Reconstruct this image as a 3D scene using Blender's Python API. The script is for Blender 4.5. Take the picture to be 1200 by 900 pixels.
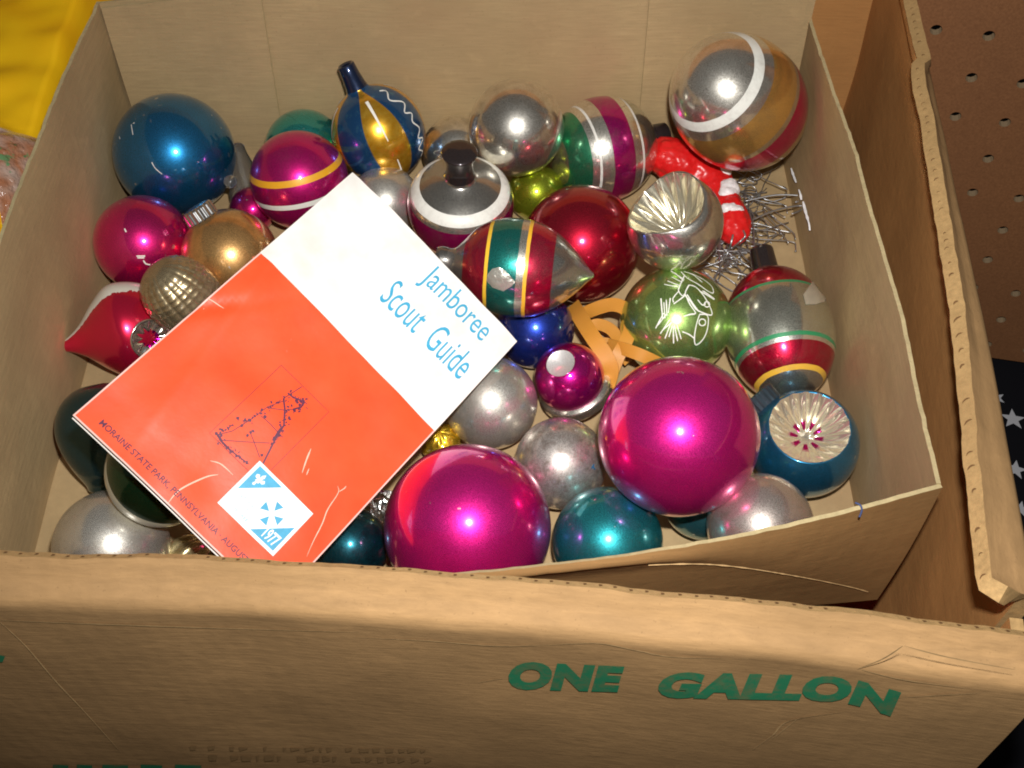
import bpy, bmesh, math, random
from mathutils import Vector, Matrix, noise as mnoise
random.seed(7)
sc = bpy.context.scene
for o in list(bpy.data.objects): bpy.data.objects.remove(o)

# ---------------------------------------------------------------- camera, world, flash, exposure
PITCH, HEIGHT, FPX = math.radians(54), 0.46, 1300.0
CAM = Vector((0, 0, HEIGHT))
FWD = Vector((0, math.cos(PITCH), -math.sin(PITCH)))
UPV = Vector((0, math.sin(PITCH), math.cos(PITCH)))
RGT = Vector((1, 0, 0))
cd = bpy.data.cameras.new('camera'); cam = bpy.data.objects.new('camera', cd)
sc.collection.objects.link(cam)
cam.location = CAM; cam.rotation_euler = (math.radians(90) - PITCH, 0, 0)
cd.sensor_width = 36; cd.lens = FPX / 1200 * 36; cd.clip_start = 0.01; cd.clip_end = 50
sc.camera = cam

w = bpy.data.worlds.new('World'); sc.world = w; w.use_nodes = True
bg = w.node_tree.nodes['Background']; bg.inputs[0].default_value = (1, .95, .88, 1); bg.inputs[1].default_value = 0.07

ld = bpy.data.lights.new('camera_flash', 'AREA'); ld.shape = 'ELLIPSE'; ld.size = .022; ld.size_y = .013
ld.energy = 1.74; ld.color = (1, .985, .975); ld.spread = math.radians(120)
fl = bpy.data.objects.new('camera_flash', ld); sc.collection.objects.link(fl)
fl.location = CAM + UPV * .052 + RGT * .018; fl.rotation_euler = (math.radians(90 - 56), 0, 0)

sc.view_settings.view_transform = 'Standard'; sc.view_settings.look = 'None'
sc.view_settings.exposure = 0; sc.view_settings.gamma = 1
sc.render.engine = 'CYCLES'
cy = sc.cycles
cy.use_denoising = True
try: cy.denoiser = 'OPENIMAGEDENOISE'
except Exception: pass
cy.max_bounces = 10; cy.glossy_bounces = 8; cy.diffuse_bounces = 4; cy.transmission_bounces = 8
cy.filter_width = 1.9; cy.sample_clamp_indirect = 3.0; cy.blur_glossy = 0.3

# ---------------------------------------------------------------- helpers
def ray(px, py): return FWD + RGT * ((px - 600) / FPX) - UPV * ((py - 450) / FPX)
def at_z(px, py, z):
    d = ray(px, py); return CAM + d * ((z - HEIGHT) / d.z)
def link(o, parent=None):
    sc.collection.objects.link(o)
    if parent is not None: o.parent = parent
    return o
def tag(o, label=None, cat=None, group=None, kind=None):
    if label: o['label'] = label
    if cat: o['category'] = cat
    if group: o['group'] = group
    if kind: o['kind'] = kind
    return o
def empty(name, m, label, cat, group=None):
    o = bpy.data.objects.new(name, None); o.empty_display_size = .01; link(o); o.matrix_world = m
    return tag(o, label, cat, group)
def mesh_obj(name, verts, faces, mat, parent=None, smooth=True, mi=None):
    me = bpy.data.meshes.new(name); me.from_pydata([tuple(v) for v in verts], [], faces)
    for m in (mat if isinstance(mat, (list, tuple)) else [mat]): me.materials.append(m)
    if mi:
        for p, i in zip(me.polygons, mi): p.material_index = i
    if smooth:
        for p in me.polygons: p.use_smooth = True
    me.update()
    return link(bpy.data.objects.new(name, me), parent)
def frame(c, axis, ref=None):
    z = Vector(axis).normalized(); r = Vector(ref) if ref is not None else (UPV if abs(z.dot(UPV)) < .9 else RGT)
    x = (r - z * r.dot(z)).normalized(); y = z.cross(x)
    m = Matrix((x, y, z)).transposed().to_4x4(); m.translation = Vector(c); return m
def img_axis(dx, dy, toward, c=(0, .35, .03)):
    v = (CAM - Vector(c)).normalized()
    r = RGT - v * RGT.dot(v); r.normalize(); u = v.cross(r)
    s = math.hypot(dx, dy); k = math.sqrt(max(0, 1 - toward * toward))
    return (r * (dx / s * k) - u * (dy / s * k) + v * toward).normalized()
def spline(pts, n):
    out = []; m = len(pts)
    for i in range(m - 1):
        p0 = pts[max(i - 1, 0)]; p1 = pts[i]; p2 = pts[i + 1]; p3 = pts[min(i + 2, m - 1)]
        for j in range(n):
            t = j / n
            out.append(tuple(.5 * (2 * b + (c - a) * t + (2 * a - 5 * b + 4 * c - d) * t * t + (3 * b - a - 3 * c + d) * t ** 3)
                             for a, b, c, d in zip(p0, p1, p2, p3)))
    out.append(tuple(pts[-1])); return out
def lathe(name, prof, mat, parent=None, seg=64, rmod=None):
    vs, fs = [], []; n = len(prof)
    for i, (r, z) in enumerate(prof):
        for k in range(seg):
            a = 2 * math.pi * k / seg
            rr, zz = rmod(max(r, 1e-5), z, a, i) if rmod else (max(r, 1e-5), z)
            vs.append((rr * math.cos(a), rr * math.sin(a), zz))
    for i in range(n - 1):
        for k in range(seg):
            k2 = (k + 1) % seg
            fs.append((i * seg + k, i * seg + k2, (i + 1) * seg + k2, (i + 1) * seg + k))
    return mesh_obj(name, vs, fs, mat, parent)
def sph_prof(R, n=40, a0=-90, a1=90, sz=1.0):
    return [(R * math.cos(math.radians(a0 + (a1 - a0) * i / n)), sz * R * math.sin(math.radians(a0 + (a1 - a0) * i / n))) for i in range(n + 1)]
def tube(name, paths, rad, mat, parent=None, seg=6):
    vs, fs = [], []
    for pts in paths:
        pts = [Vector(p) for p in pts]; base = len(vs); n = len(pts)
        for i, p in enumerate(pts):
            t = (pts[min(i + 1, n - 1)] - pts[max(i - 1, 0)]).normalized()
            a = t.cross(Vector((.3, .2, .93))); a = a.normalized() if a.length > 1e-6 else Vector((1, 0, 0)); b = t.cross(a)
            for k in range(seg):
                q = 2 * math.pi * k / seg; vs.append(p + (a * math.cos(q) + b * math.sin(q)) * rad)
        for i in range(n - 1):
            for k in range(seg):
                k2 = (k + 1) % seg; fs.append((base + i * seg + k, base + i * seg + k2, base + (i + 1) * seg + k2, base + (i + 1) * seg + k))
        fs.append(tuple(base + k for k in range(seg))[::-1]); fs.append(tuple(base + (n - 1) * seg + k for k in range(seg)))
    return mesh_obj(name, vs, fs, mat, parent)
def ribbons(name, strips, mat, parent=None):
    """strips: list of (points, normals, width or list)"""
    vs, fs = [], []
    for pts, nrm, wd in strips:
        base = len(vs); n = len(pts)
        for i in range(n):
            p = Vector(pts[i]); t = (Vector(pts[min(i + 1, n - 1)]) - Vector(pts[max(i - 1, 0)])).normalized()
            s = Vector(nrm[i]).cross(t).normalized(); ww = wd[i] if isinstance(wd, list) else wd
            vs += [p - s * ww / 2, p + s * ww / 2]
        for i in range(n - 1): a = base + 2 * i; fs.append((a, a + 1, a + 3, a + 2))
    return mesh_obj(name, vs, fs, mat, parent)
def slab(name, P, th, mats, parent=None, edge_mi=1, smooth=True, in_mi=0):
    """P[i][j]: grid of points on the outer face; thickness th along the normal (to the left hand side)"""
    ni, nj = len(P), len(P[0]); vs = []
    P = [[Vector(q) for q in row] for row in P]
    for side in (0, 1):
        for i in range(ni):
            for j in range(nj):
                a = P[min(i + 1, ni - 1)][j] - P[max(i - 1, 0)][j]; b = P[i][min(j + 1, nj - 1)] - P[i][max(j - 1, 0)]
                nn = a.cross(b).normalized(); vs.append(P[i][j] + nn * (th * side))
    fs, mi = [], []; N = ni * nj; ix = lambda s, i, j: s * N + i * nj + j
    for i in range(ni - 1):
        for j in range(nj - 1):
            fs.append((ix(0, i, j), ix(0, i, j + 1), ix(0, i + 1, j + 1), ix(0, i + 1, j))); mi.append(0)
            fs.append((ix(1, i, j), ix(1, i + 1, j), ix(1, i + 1, j + 1), ix(1, i, j + 1))); mi.append(in_mi)
    for i in range(ni - 1):
        for j in (0, nj - 1):
            fs.append((ix(0, i, j), ix(0, i + 1, j), ix(1, i + 1, j), ix(1, i, j))); mi.append(edge_mi)
    for j in range(nj - 1):
        for i in (0, ni - 1):
            fs.append((ix(0, i, j), ix(1, i, j), ix(1, i, j + 1), ix(0, i, j + 1))); mi.append(edge_mi)
    me_o = mesh_obj(name, vs, fs, mats, parent, smooth, mi)
    me = me_o.data
    bm = bmesh.new(); bm.from_mesh(me); bmesh.ops.recalc_face_normals(bm, faces=bm.faces)
    for e in bm.edges:
        if len(e.link_faces) == 2 and (e.link_faces[0].normal.angle(e.link_faces[1].normal, 0) > .9): e.smooth = False
    bm.to_mesh(me); bm.free()
    return me_o
def interp(tab, x):
    if x <= tab[0][0]: return tab[0][1]
    for (a, u), (b, v) in zip(tab, tab[1:]):
        if x <= b:
            t = (x - a) / (b - a); t = t * t * (3 - 2 * t); return u + (v - u) * t
    return tab[-1][1]
def crom(tab, x):
    n = len(tab); x = max(tab[0][0], min(tab[-1][0], x)); k = 0
    while k < n - 2 and x > tab[k + 1][0]: k += 1
    (a, u), (b, v) = tab[k], tab[k + 1]; t = (x - a) / (b - a)
    ma = (tab[k + 1][1] - tab[k - 1][1]) / (tab[k + 1][0] - tab[k - 1][0]) if k > 0 else (v - u) / (b - a)
    mb = (tab[k + 2][1] - u) / (tab[k + 2][0] - a) if k < n - 2 else (v - u) / (b - a)
    h = b - a; return (2*t**3 - 3*t*t + 1) * u + (t**3 - 2*t*t + t) * h * ma + (3*t*t - 2*t**3) * v + (t**3 - t*t) * h * mb
def lin(tab, x):
    if x <= tab[0][0]: return tab[0][1]
    for (a, u), (b, v) in zip(tab, tab[1:]):
        if x <= b: return u + (v - u) * (x - a) / (b - a)
    return tab[-1][1]
def nz(x, y=0., z=0.): return mnoise.noise(Vector((x, y, z)))

# ---------------------------------------------------------------- materials
MATS = {}
class NT:
    def __init__(s, name):
        s.m = bpy.data.materials.new(name); s.m.use_nodes = True; s.t = s.m.node_tree; s.b = s.t.nodes['Principled BSDF']
    def n(s, typ, **kw):
        nd = s.t.nodes.new(typ)
        for k, v in kw.items():
            if k.startswith('i_'): nd.inputs[k[2:].replace('_', ' ')].default_value = v
            else: setattr(nd, k, v)
        return nd
    def l(s, a, b): s.t.links.new(a, b)
    def coord(s, kind='Object', scale=(1, 1, 1), rot=(0, 0, 0)):
        tc = s.n('ShaderNodeTexCoord'); mp = s.n('ShaderNodeMapping'); mp.inputs['Scale'].default_value = scale; mp.inputs['Rotation'].default_value = rot
        s.l(tc.outputs[kind], mp.inputs['Vector']); return mp.outputs['Vector']
    def noise(s, vec, scale, detail=4, rough=.55):
        nd = s.n('ShaderNodeTexNoise'); nd.inputs['Scale'].default_value = scale; nd.inputs['Detail'].default_value = detail; nd.inputs['Roughness'].default_value = rough
        if vec: s.l(vec, nd.inputs['Vector'])
        return nd.outputs['Fac']
    def ramp(s, fac, stops, interp='LINEAR'):
        r = s.n('ShaderNodeValToRGB'); cr = r.color_ramp; cr.interpolation = interp
        while len(cr.elements) < len(stops): cr.elements.new(.5)
        for e, (p, c) in zip(cr.elements, stops): e.position = p; e.color = tuple(c) if len(c) == 4 else tuple(c) + (1,)
        s.l(fac, r.inputs['Fac']); return r
    def mix(s, fac, a, b, mode='MIX'):
        nd = s.n('ShaderNodeMix', data_type='RGBA', blend_type=mode)
        for i, v in ((0, fac), (6, a), (7, b)):
            if hasattr(v, 'is_linked'): s.l(v, nd.inputs[i])
            else: nd.inputs[i].default_value = v if i == 0 else tuple(v) + (1,) * (4 - len(v))
        return nd.outputs[2]
    def math(s, op, a, b=0., c=None):
        nd = s.n('ShaderNodeMath', operation=op)
        for i, v in enumerate((a, b, c)):
            if v is None: continue
            if hasattr(v, 'is_linked'): s.l(v, nd.inputs[i])
            else: nd.inputs[i].default_value = v
        return nd.outputs[0]
    def bump(s, h, strength, dist=.001):
        b = s.n('ShaderNodeBump'); b.inputs['Strength'].default_value = strength; b.inputs['Distance'].default_value = dist
        s.l(h, b.inputs['Height']); s.l(b.outputs['Normal'], s.b.inputs['Normal']); return b
def set_in(m, **kw):
    for k, v in kw.items(): m.b.inputs[k.replace('_', ' ')].default_value = v

def board_mat(name, col, var=.16, grain=(60, 60, 900), pale=1.25, stain=None, flute='X'):
    """kraft paper board: base colour, fibre grain, blotches, scuffs"""
    m = NT(name)
    v = m.coord(scale=(1, 1, 1)); vg = m.coord(scale=grain)
    big = m.noise(v, 14, 3); mid = m.noise(v, 90, 5); fib = m.noise(vg, 1.0, 5, .7); speck = m.noise(v, 900, 2)
    dark = tuple(c * (1 - var) for c in col); light = tuple(min(.9, c * (1 + var)) for c in col)
    c1 = m.ramp(fib, [(.3, dark), (.72, light)]).outputs[0]
    c2 = m.mix(m.ramp(big, [(.35, (0, 0, 0)), (.7, (1, 1, 1))]).outputs[0], c1, tuple(c * .72 for c in col))
    c2 = m.mix(.62, c1, c2)
    c3 = m.mix(m.ramp(mid, [(.6, (0, 0, 0)), (.85, (.5, .5, .5))]).outputs[0], c2, tuple(min(.9, c * pale) for c in col))
    c4 = m.mix(m.ramp(speck, [(.66, (0, 0, 0)), (.78, (.45, .45, .45))]).outputs[0], c3, tuple(c * .4 for c in col))
    if stain:
        sn = m.noise(v, 7, 2); c4 = m.mix(m.ramp(sn, [(.58, (0, 0, 0)), (.8, (.35, .35, .35))]).outputs[0], c4, stain)
    m.l(c4, m.b.inputs['Base Color']); set_in(m, Roughness=.72, Specular_IOR_Level=.22)
    h = m.math('ADD', m.math('MULTIPLY', fib, .5), m.math('MULTIPLY', mid, 1.0))
    wv = m.n('ShaderNodeTexWave', wave_type='BANDS', bands_direction=flute); wv.inputs['Scale'].default_value = 42; wv.inputs['Distortion'].default_value = 1.2; wv.inputs['Detail'].default_value = 2; m.l(v, wv.inputs['Vector'])
    dent = m.noise(v, 26, 4, .6)
    h = m.math('ADD', h, m.math('ADD', m.math('MULTIPLY', wv.outputs['Fac'], .16), m.math('MULTIPLY', dent, 2.2)))
    m.bump(h, .42, .0007); return m.m
def plain(name, col, rough=.6, metal=0., spec=.5, bumpscale=None, bs=.2, **kw):
    m = NT(name); set_in(m, Roughness=rough, Metallic=metal, Specular_IOR_Level=spec)
    v = m.coord(); f = m.noise(v, bumpscale or 300, 4)
    c = m.ramp(f, [(.3, tuple(x * .88 for x in col)), (.7, tuple(min(1, x * 1.08) for x in col))]).outputs[0]
    m.l(c, m.b.inputs['Base Color'])
    if bumpscale: m.bump(f, bs, .0005)
    for k, x in kw.items(): m.b.inputs[k.replace('_', ' ')].default_value = x
    return m.m

SILVER, GOLD = (.90, .86, .75), (.80, .46, .06)
def glass_mat(name, col, rough=.16, coat=1., tarnish=0., tcol=(.2, .14, .07), tscale=60, chips=.3, metal=.88, haze=.30, grunge=.5):
    """silvered glass ornament: coloured lacquer over a mirror, clear gloss on top, dust and chips"""
    m = NT(name); v = m.coord()
    if rough > .1 and metal < .9: rough = rough + .06
    patch = m.noise(v, 55, 4, .6); fine = m.noise(v, 420, 3, .6); wid = m.noise(v, 22, 2)
    c = m.ramp(patch, [(.25, tuple(x * .86 for x in col)), (.75, tuple(min(1, x * 1.06) for x in col))]).outputs[0]
    rg = m.math('ADD', rough, m.math('MULTIPLY', m.math('SUBTRACT', patch, .5), rough * grunge * 1.2))
    if tarnish > 0:
        tn = m.math('ADD', m.math('MULTIPLY', m.noise(v, tscale, 6, .7), .75), m.math('MULTIPLY', fine, .25))
        tf = m.ramp(tn, [(.62 - .3 * tarnish, (0, 0, 0)), (.8 - .25 * tarnish, (.85, .85, .85))]).outputs[0]
        c = m.mix(tf, c, tcol); rg = m.math('ADD', rg, m.math('MULTIPLY', tf, .22))
    if chips > 0:
        cn = m.noise(v, 260, 2, .5); sp = m.math('MULTIPLY', m.ramp(cn, [(.77 - .1 * chips, (0, 0, 0)), (.785 - .1 * chips, (1, 1, 1))]).outputs[0], m.ramp(wid, [(.45, (0, 0, 0)), (.6, (1, 1, 1))]).outputs[0])
        c = m.mix(sp, c, (.75, .72, .66))
    # surface dust: a fine film of duller grains that scatters the flash into a wide glow
    if haze > 0:
        dn = m.ramp(m.noise(v, 7000, 1, .5), [(.46, (0, 0, 0)), (.56, (1, 1, 1))]).outputs[0]
        rg = m.math('ADD', m.math('MULTIPLY', rg, .62), m.math('MULTIPLY', dn, haze))
    m.l(c, m.b.inputs['Base Color']); m.l(rg, m.b.inputs['Roughness'])
    set_in(m, Metallic=metal, Coat_Weight=coat, Coat_Roughness=.055, Coat_IOR=1.55)
    m.bump(m.math('ADD', m.math('MULTIPLY', fine, .12), m.math('MULTIPLY', m.noise(v, 30, 2), 1.)), .05, .0006)
    return m.m
def band_mat(name, zmin, zmax, stops, rough=.1, wob=.012, tarn=.3, coat=.8):
    """painted rings round the ornament's own axis: stops = [(h, colour, metallic)] from bottom up, h in -1..1"""
    m = NT(name); tc = m.n('ShaderNodeTexCoord'); sp = m.n('ShaderNodeSeparateXYZ'); m.l(tc.outputs['Object'], sp.inputs[0])
    v = tc.outputs['Object']; nn = m.noise(v, 130, 3)
    h = m.n('ShaderNodeMapRange'); h.inputs['From Min'].default_value = zmin; h.inputs['From Max'].default_value = zmax; m.l(sp.outputs['Z'], h.inputs['Value'])
    hh = m.math('ADD', h.outputs[0], m.math('MULTIPLY', m.math('SUBTRACT', nn, .5), wob))
    st = [((a + 1) / 2, tuple(c) + (mt * (.94 if min(c) > .3 else .84),)) for a, c, mt in stops]; st[0] = (0, st[0][1])
    r = m.ramp(hh, st, 'CONSTANT')
    patch = m.noise(v, 60, 5, .65)
    sc2 = m.noise(v, 330, 4, .75); tf = m.ramp(m.math('ADD', m.math('MULTIPLY', patch, .6), m.math('MULTIPLY', sc2, .4)), [(.47, (0, 0, 0)), (.68, (tarn * 1.5,) * 3)]).outputs[0]
    c = m.mix(tf, r.outputs[0], (.24, .20, .15))
    m.l(c, m.b.inputs['Base Color']); m.l(r.outputs[1], m.b.inputs['Metallic'])
    rg = m.math('ADD', m.math('MULTIPLY', m.math('SUBTRACT', 1., r.outputs[1]), .35), m.math('ADD', rough * 1.0, m.math('MULTIPLY', patch, rough * .9)))
    dn = m.ramp(m.noise(v, 7000, 1, .5), [(.48, (0, 0, 0)), (.58, (1, 1, 1))]).outputs[0]
    rg = m.math('ADD', m.math('MULTIPLY', rg, .75), m.math('MULTIPLY', dn, .26))
    m.l(rg, m.b.inputs['Roughness']); set_in(m, Coat_Weight=coat, Coat_Roughness=.05)
    return m.m

kraft_in = board_mat('kraft_inner', (.42, .295, .148), var=.13, stain=(.40, .20, .10))
kraft_in_out = board_mat('kraft_inner_outside', (.34, .185, .068), var=.12)
kraft_edge = board_mat('kraft_cut_edge', (.50, .40, .21), var=.2, grain=(300, 300, 300))
kraft_out = board_mat('kraft_outer', (.385, .226, .096), var=.2, grain=(70, 70, 700))
kraft_out_in = board_mat('kraft_outer_inside', (.50, .24, .078), var=.12)
kraft_out_edge = board_mat('kraft_outer_edge', (.46, .29, .12), var=.25, grain=(400, 400, 400))
crease_m = board_mat('kraft_worn_crease', (.62, .40, .18), var=.2, grain=(300, 300, 300))
ink_green = NT('green_ink'); v = ink_green.coord(); q = ink_green.noise(v, 160, 6, .75)
ink_green.l(ink_green.mix(ink_green.ramp(q, [(.46, (0, 0, 0)), (.72, (.75, .75, .75))]).outputs[0], (.022, .185, .085), (.17, .14, .06)), ink_green.b.inputs['Base Color']); set_in(ink_green, Roughness=.75, Specular_IOR_Level=.2); ink_green = ink_green.m
ink_smudge = plain('grey_smudged_ink', (.285, .170, .072), .8, spec=.15, bumpscale=500)
wire_m = plain('steel_wire', (.48, .48, .48), .35, .9)
cap_m = plain('cap_tin', (.72, .72, .70), .25, 1.)
cap_dark = plain('cap_dark', (.03, .022, .022), .3, .2)
white_paint = plain('white_paint', (.82, .80, .72), .55, bumpscale=900, bs=.1)
wht = (.80, .78, .70)

# ---------------------------------------------------------------- setting: table cloth with stars, pegboard
black_cloth = plain('black_cloth', (.006, .006, .008), .9, spec=.1, bumpscale=1500, bs=.4)
star_m = plain('star_print', (.42, .43, .45), .8, spec=.2, bumpscale=900)
ZT = -.15
G = []
for i in range(41):
    G.append([(-1.2 + 2.6 * i / 40, -.6 + 2.4 * j / 40, ZT - .004 + .003 * nz(i * .4, j * .4)) for j in range(41)])
vs = [p for r in G for p in r]; fs = [(i * 41 + j, (i + 1) * 41 + j, (i + 1) * 41 + j + 1, i * 41 + j + 1) for i in range(40) for j in range(40)]
cloth = mesh_obj('table_surface', vs, fs, black_cloth); tag(cloth, kind='structure')
sv, sf = [], []
for k in range(10):
    a = math.pi / 2 + k * math.pi / 5; r = 1. if k % 2 == 0 else .42
    sv.append((r * math.cos(a), r * math.sin(a), 0))
sv.append((0, 0, 0)); sf = [(k, (k + 1) % 10, 10) for k in range(10)]
star_me = bpy.data.meshes.new('star'); star_me.from_pydata(sv, [], sf); star_me.materials.append(star_m)
for px, py, s in [(1187, 491, .0085), (1190, 550, .0075), (1168, 466, .006), (1196, 596, .006), (1215, 440, .008), (1225, 520, .008), (1240, 590, .007), (1260, 470, .008), (1165, 520, .006), (1235, 640, .008), (1270, 560, .007), (1290, 520, .008), (1300, 610, .007), (1205, 700, .007)]:
    o = link(bpy.data.objects.new('star', star_me), cloth); p = at_z(px, py, ZT + .0005)
    o.location = p; o.scale = (s, s, s); o.rotation_euler.z = random.uniform(-.5, .5)

# pegboard standing on the table behind the carton's right side
peg_m = NT('hardboard'); v = peg_m.coord(); f1 = peg_m.noise(v, 700, 4, .7); f2 = peg_m.noise(v, 25, 3)
c = peg_m.ramp(f1, [(.3, (.20, .083, .032)), (.7, (.31, .135, .054))]).outputs[0]
c = peg_m.mix(peg_m.math('MULTIPLY', f2, .5), c, (.15, .065, .03)); peg_m.l(c, peg_m.b.inputs['Base Color']); set_in(peg_m, Roughness=.55, Specular_IOR_Level=.35)
peg_m.bump(f1, .15, .0004); peg_m = peg_m.m
hole_m = plain('hardboard_core', (.27, .19, .11), .85, spec=.1, bumpscale=900, bs=.3)
def build_pegboard():
    pitch, hr, th, seg = .0265, .0031, .0045, 12
    org = CAM + ray(1097, 35) * .574
    k = .19; ex = Vector((1, -k, 0)).normalized(); ez = Vector((0, 0, 1)); en = ez.cross(ex).normalized()  # away from the viewer
    if en.y < 0: en = -en
    c0, c1 = 0, 12; r0 = int((ZT - org.z) / pitch); r1 = 8
    vs, fs, mi = [], [], []
    def P(a, b, d): return org + ex * a + ez * b + en * d
    xl = .204 - org.x
    for i in range(c0, c1):
        for j in range(r0, r1):
            cx, cz = i * pitch, j * pitch; h = pitch / 2
            x0 = cx - h if i > c0 else min(cx - h, xl + .0)
            z0 = max(cz - h, ZT - org.z)
            base = len(vs); ring = []; outer = []
            for q in range(seg):
                a = 2 * math.pi * (q + .5) / seg; ca, sa = math.cos(a), math.sin(a)
                m = max(abs(ca), abs(sa)); ox, oz = cx + h * ca / m, cz + h * sa / m
                ox = max(ox, cx - h); oz = max(oz, z0)
                vs.append(P(cx + hr * ca, cz + hr * sa, 0)); vs.append(P(ox, oz, 0)); vs.append(P(cx + hr * ca, cz + hr * sa, th)); vs.append(P(ox, oz, th))
            corners = {}
            for q in range(seg):
                q2 = (q + 1) % seg; A, B = base + 4 * q, base + 4 * q2
                pa, pb = vs[A + 1], vs[B + 1]
                fs.append((A, A + 1, B + 1, B)); mi.append(0); fs.append((A + 2, B + 2, B + 3, A + 3)); mi.append(0)
                fs.append((A, B, B + 2, A + 2)); mi.append(1)
            # corner triangles so every cell is a full square
            for q in (1, 4, 7, 10):
                a0 = base + 4 * q; a1 = base + 4 * ((q + 1) % seg) if False else None
            for sx in (-1, 1):
                for sz in (-1, 1):
                    best = sorted(range(seg), key=lambda q: -(math.cos(2 * math.pi * (q + .5) / seg) * sx + math.sin(2 * math.pi * (q + .5) / seg) * sz))[:2]
                    zc = max(cz + sz * h, z0)
                    vs.append(P(cx + sx * h, zc, 0)); fs.append((base + 4 * best[0] + 1, base + 4 * best[1] + 1, len(vs) - 1)); mi.append(0)
    o = mesh_obj('pegboard', vs, fs, [peg_m, hole_m], None, False, mi)
    bm = bmesh.new(); bm.from_mesh(o.data); bmesh.ops.remove_doubles(bm, verts=bm.verts, dist=1e-6); bmesh.ops.recalc_face_normals(bm, faces=bm.faces); bm.to_mesh(o.data); bm.free()
    tag(o, 'brown hardboard pegboard with rows of round holes standing behind the carton', 'pegboard')
build_pegboard()

# ---------------------------------------------------------------- outer carton
FOLD_Z = .119
def front_y(x):       # outer face of the front panel at the fold
    return lin([(-.40, .1645), (-.25, .1605), (-.17, .157), (-.09, .1545), (0, .1475), (.085, .139), (.17, .127)], x)
def right_x(y):       # outer face of the right panel at the fold
    return lin([(.12, .1700), (.193, .179), (.264, .1865), (.48, .2045), (.56, .212)], y)
outer = empty('carton', Matrix.Translation((-.06, .33, ZT)), 'large brown corrugated carton lettered ONE GALLON holding the smaller carton', 'box')
inv_outer = Matrix.Translation((.06, -.33, -ZT))
def to_outer(P): return [[inv_outer @ Vector(q) for q in row] for row in P]
XR, XL = .169, -.36
def front_path(x, off, cut):
    y0 = front_y(x) + off; wob = .0012 * nz(x * 30, 3.1) + .0007 * nz(x * 140, 1.7)
    bow = lambda z: -.004 * math.sin(max(0, min(1, (z - ZT) / (FOLD_Z - ZT))) * math.pi)
    pts = [(x, y0 + bow(z) + .0012 * nz(x * 18, z * 18) * (1 if z < FOLD_Z - .01 else .5), z) for z in [ZT + (FOLD_Z - .004 - ZT) * k / 22 for k in range(23)]]
    L = .0132 + wob + cut; s = [(0, 0), (.0010, .0024), (.0028, .0042), (.35 * L + .002, .0056), (.7 * L, .0080), (L, .0120)]
    pts += [(x, y0 + a, FOLD_Z - .0015 + b + .0008 * nz(x * 25, a * 60)) for a, b in s]
    return pts
NX = 150
xs = [XL + (XR - XL) * i / NX for i in range(NX + 1)]
TH = .0009
BTH = .0047
fp = slab('front_panel', to_outer([front_path(x, 0, 0) for x in xs]), -BTH, [kraft_out, kraft_out_edge, kraft_out_in], outer, in_mi=2)
tick_m = plain('flute_shadow', (.16, .085, .035), .9, spec=.1)
def tick(name, A, d, nrm, ln, wd, par=None):
    """little dark mouth of a corrugation flute on the cut edge"""
    P = [inv_outer @ (A + d * (ln * (k / 5 - .5)) + Vector(nrm).cross(d) * (.0007 * math.sin(math.pi * k / 5))) for k in range(6)]
    ribbons(name, [(P, [nrm] * 6, [wd * q for q in (.2, .8, 1, 1, .8, .2)])], tick_m, par or outer)
u = XL + .16
while u < XR - .004:
    A = [Vector(p) for p in front_path(u, 0, 0)]; t = (A[-1] - A[-2]).normalized(); up = Vector((0, -t.z, t.y))
    if up.z < 0: up = -up
    if nz(u * 40, 6.) > -.25: tick('flute', A[-1] + t * .0002 - up * (BTH * .5), up, t, .0014, .0011, fp)
    u += .0052 + .0012 * nz(u * 90, 2.)

# right panel with its torn flap stub leaning inwards
def stub(y):          # width of the stub along y
    return lin([(.155, .008), (.1625, .0195), (.19, .0185), (.25, .0150), (.29, .0125), (.36, .0105), (.41, .0095), (.425, .0095), (.428, .0055), (.47, .006), (.56, .008)], y)
def right_path(y, off, cut):
    x0 = right_x(y) - off; zf = .119
    pts = [(x0 + .003 * math.sin(max(0, (z - ZT) / (zf - ZT)) * math.pi) + .001 * nz(y * 20, z * 20), y, z) for z in [ZT + (zf - .004 - ZT) * k / 20 for k in range(21)]]
    L = stub(y) + cut + .0007 * nz(y * 45, 5.) + .0005 * nz(y * 160, 2.)
    s = [(0, 0), (.0012, .0022), (.003, .0040), (.35 * L + .002, .0054), (.7 * L, .0074), (L, .0112)]
    pts += [(x0 - a, y, zf - .0015 + b + .0010 * nz(y * 30, a * 80)) for a, b in s]
    return pts
YF, YB = .1300, .552
ys_ = [YF + (YB - YF) * i / 130 for i in range(131)]
rp = slab('right_panel', to_outer([right_path(y, 0, -.0015) for y in ys_ if y >= .158]), -.0062, [kraft_out, kraft_out_edge, kraft_out_in], outer, in_mi=2)
lowr = [[(right_x(y), y, ZT + (.106 - ZT) * k / 6) for k in range(7)] for y in (YF, .14, .146, .152, .1579)]
slab('right_panel_corner', to_outer(lowr), -.0046, [kraft_out, kraft_out_edge, kraft_out_in], outer, in_mi=2)
rng0 = random.Random(3)
u = .164
while u < .50:
    A = [Vector(p) for p in right_path(u, 0, -.0015)]; t = (A[-1] - A[-2]).normalized(); up = Vector((-t.z, 0, t.x))
    if up.z < 0: up = -up
    if rng0.random() < .82: tick('flute', A[-1] + t * .0003 - up * (.0062 * .5), (up + Vector((0, .45 * (nz(u * 50, 3)) + .3, 0))).normalized(), t, (.0036 if u < .3 else .0022) * rng0.uniform(.5, 1.1), (.0008 if u < .3 else .0005) * rng0.uniform(.5, 1.2), rp)
    u += (.0075 if u < .26 else .0058) + rng0.uniform(-.002, .0025)
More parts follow.
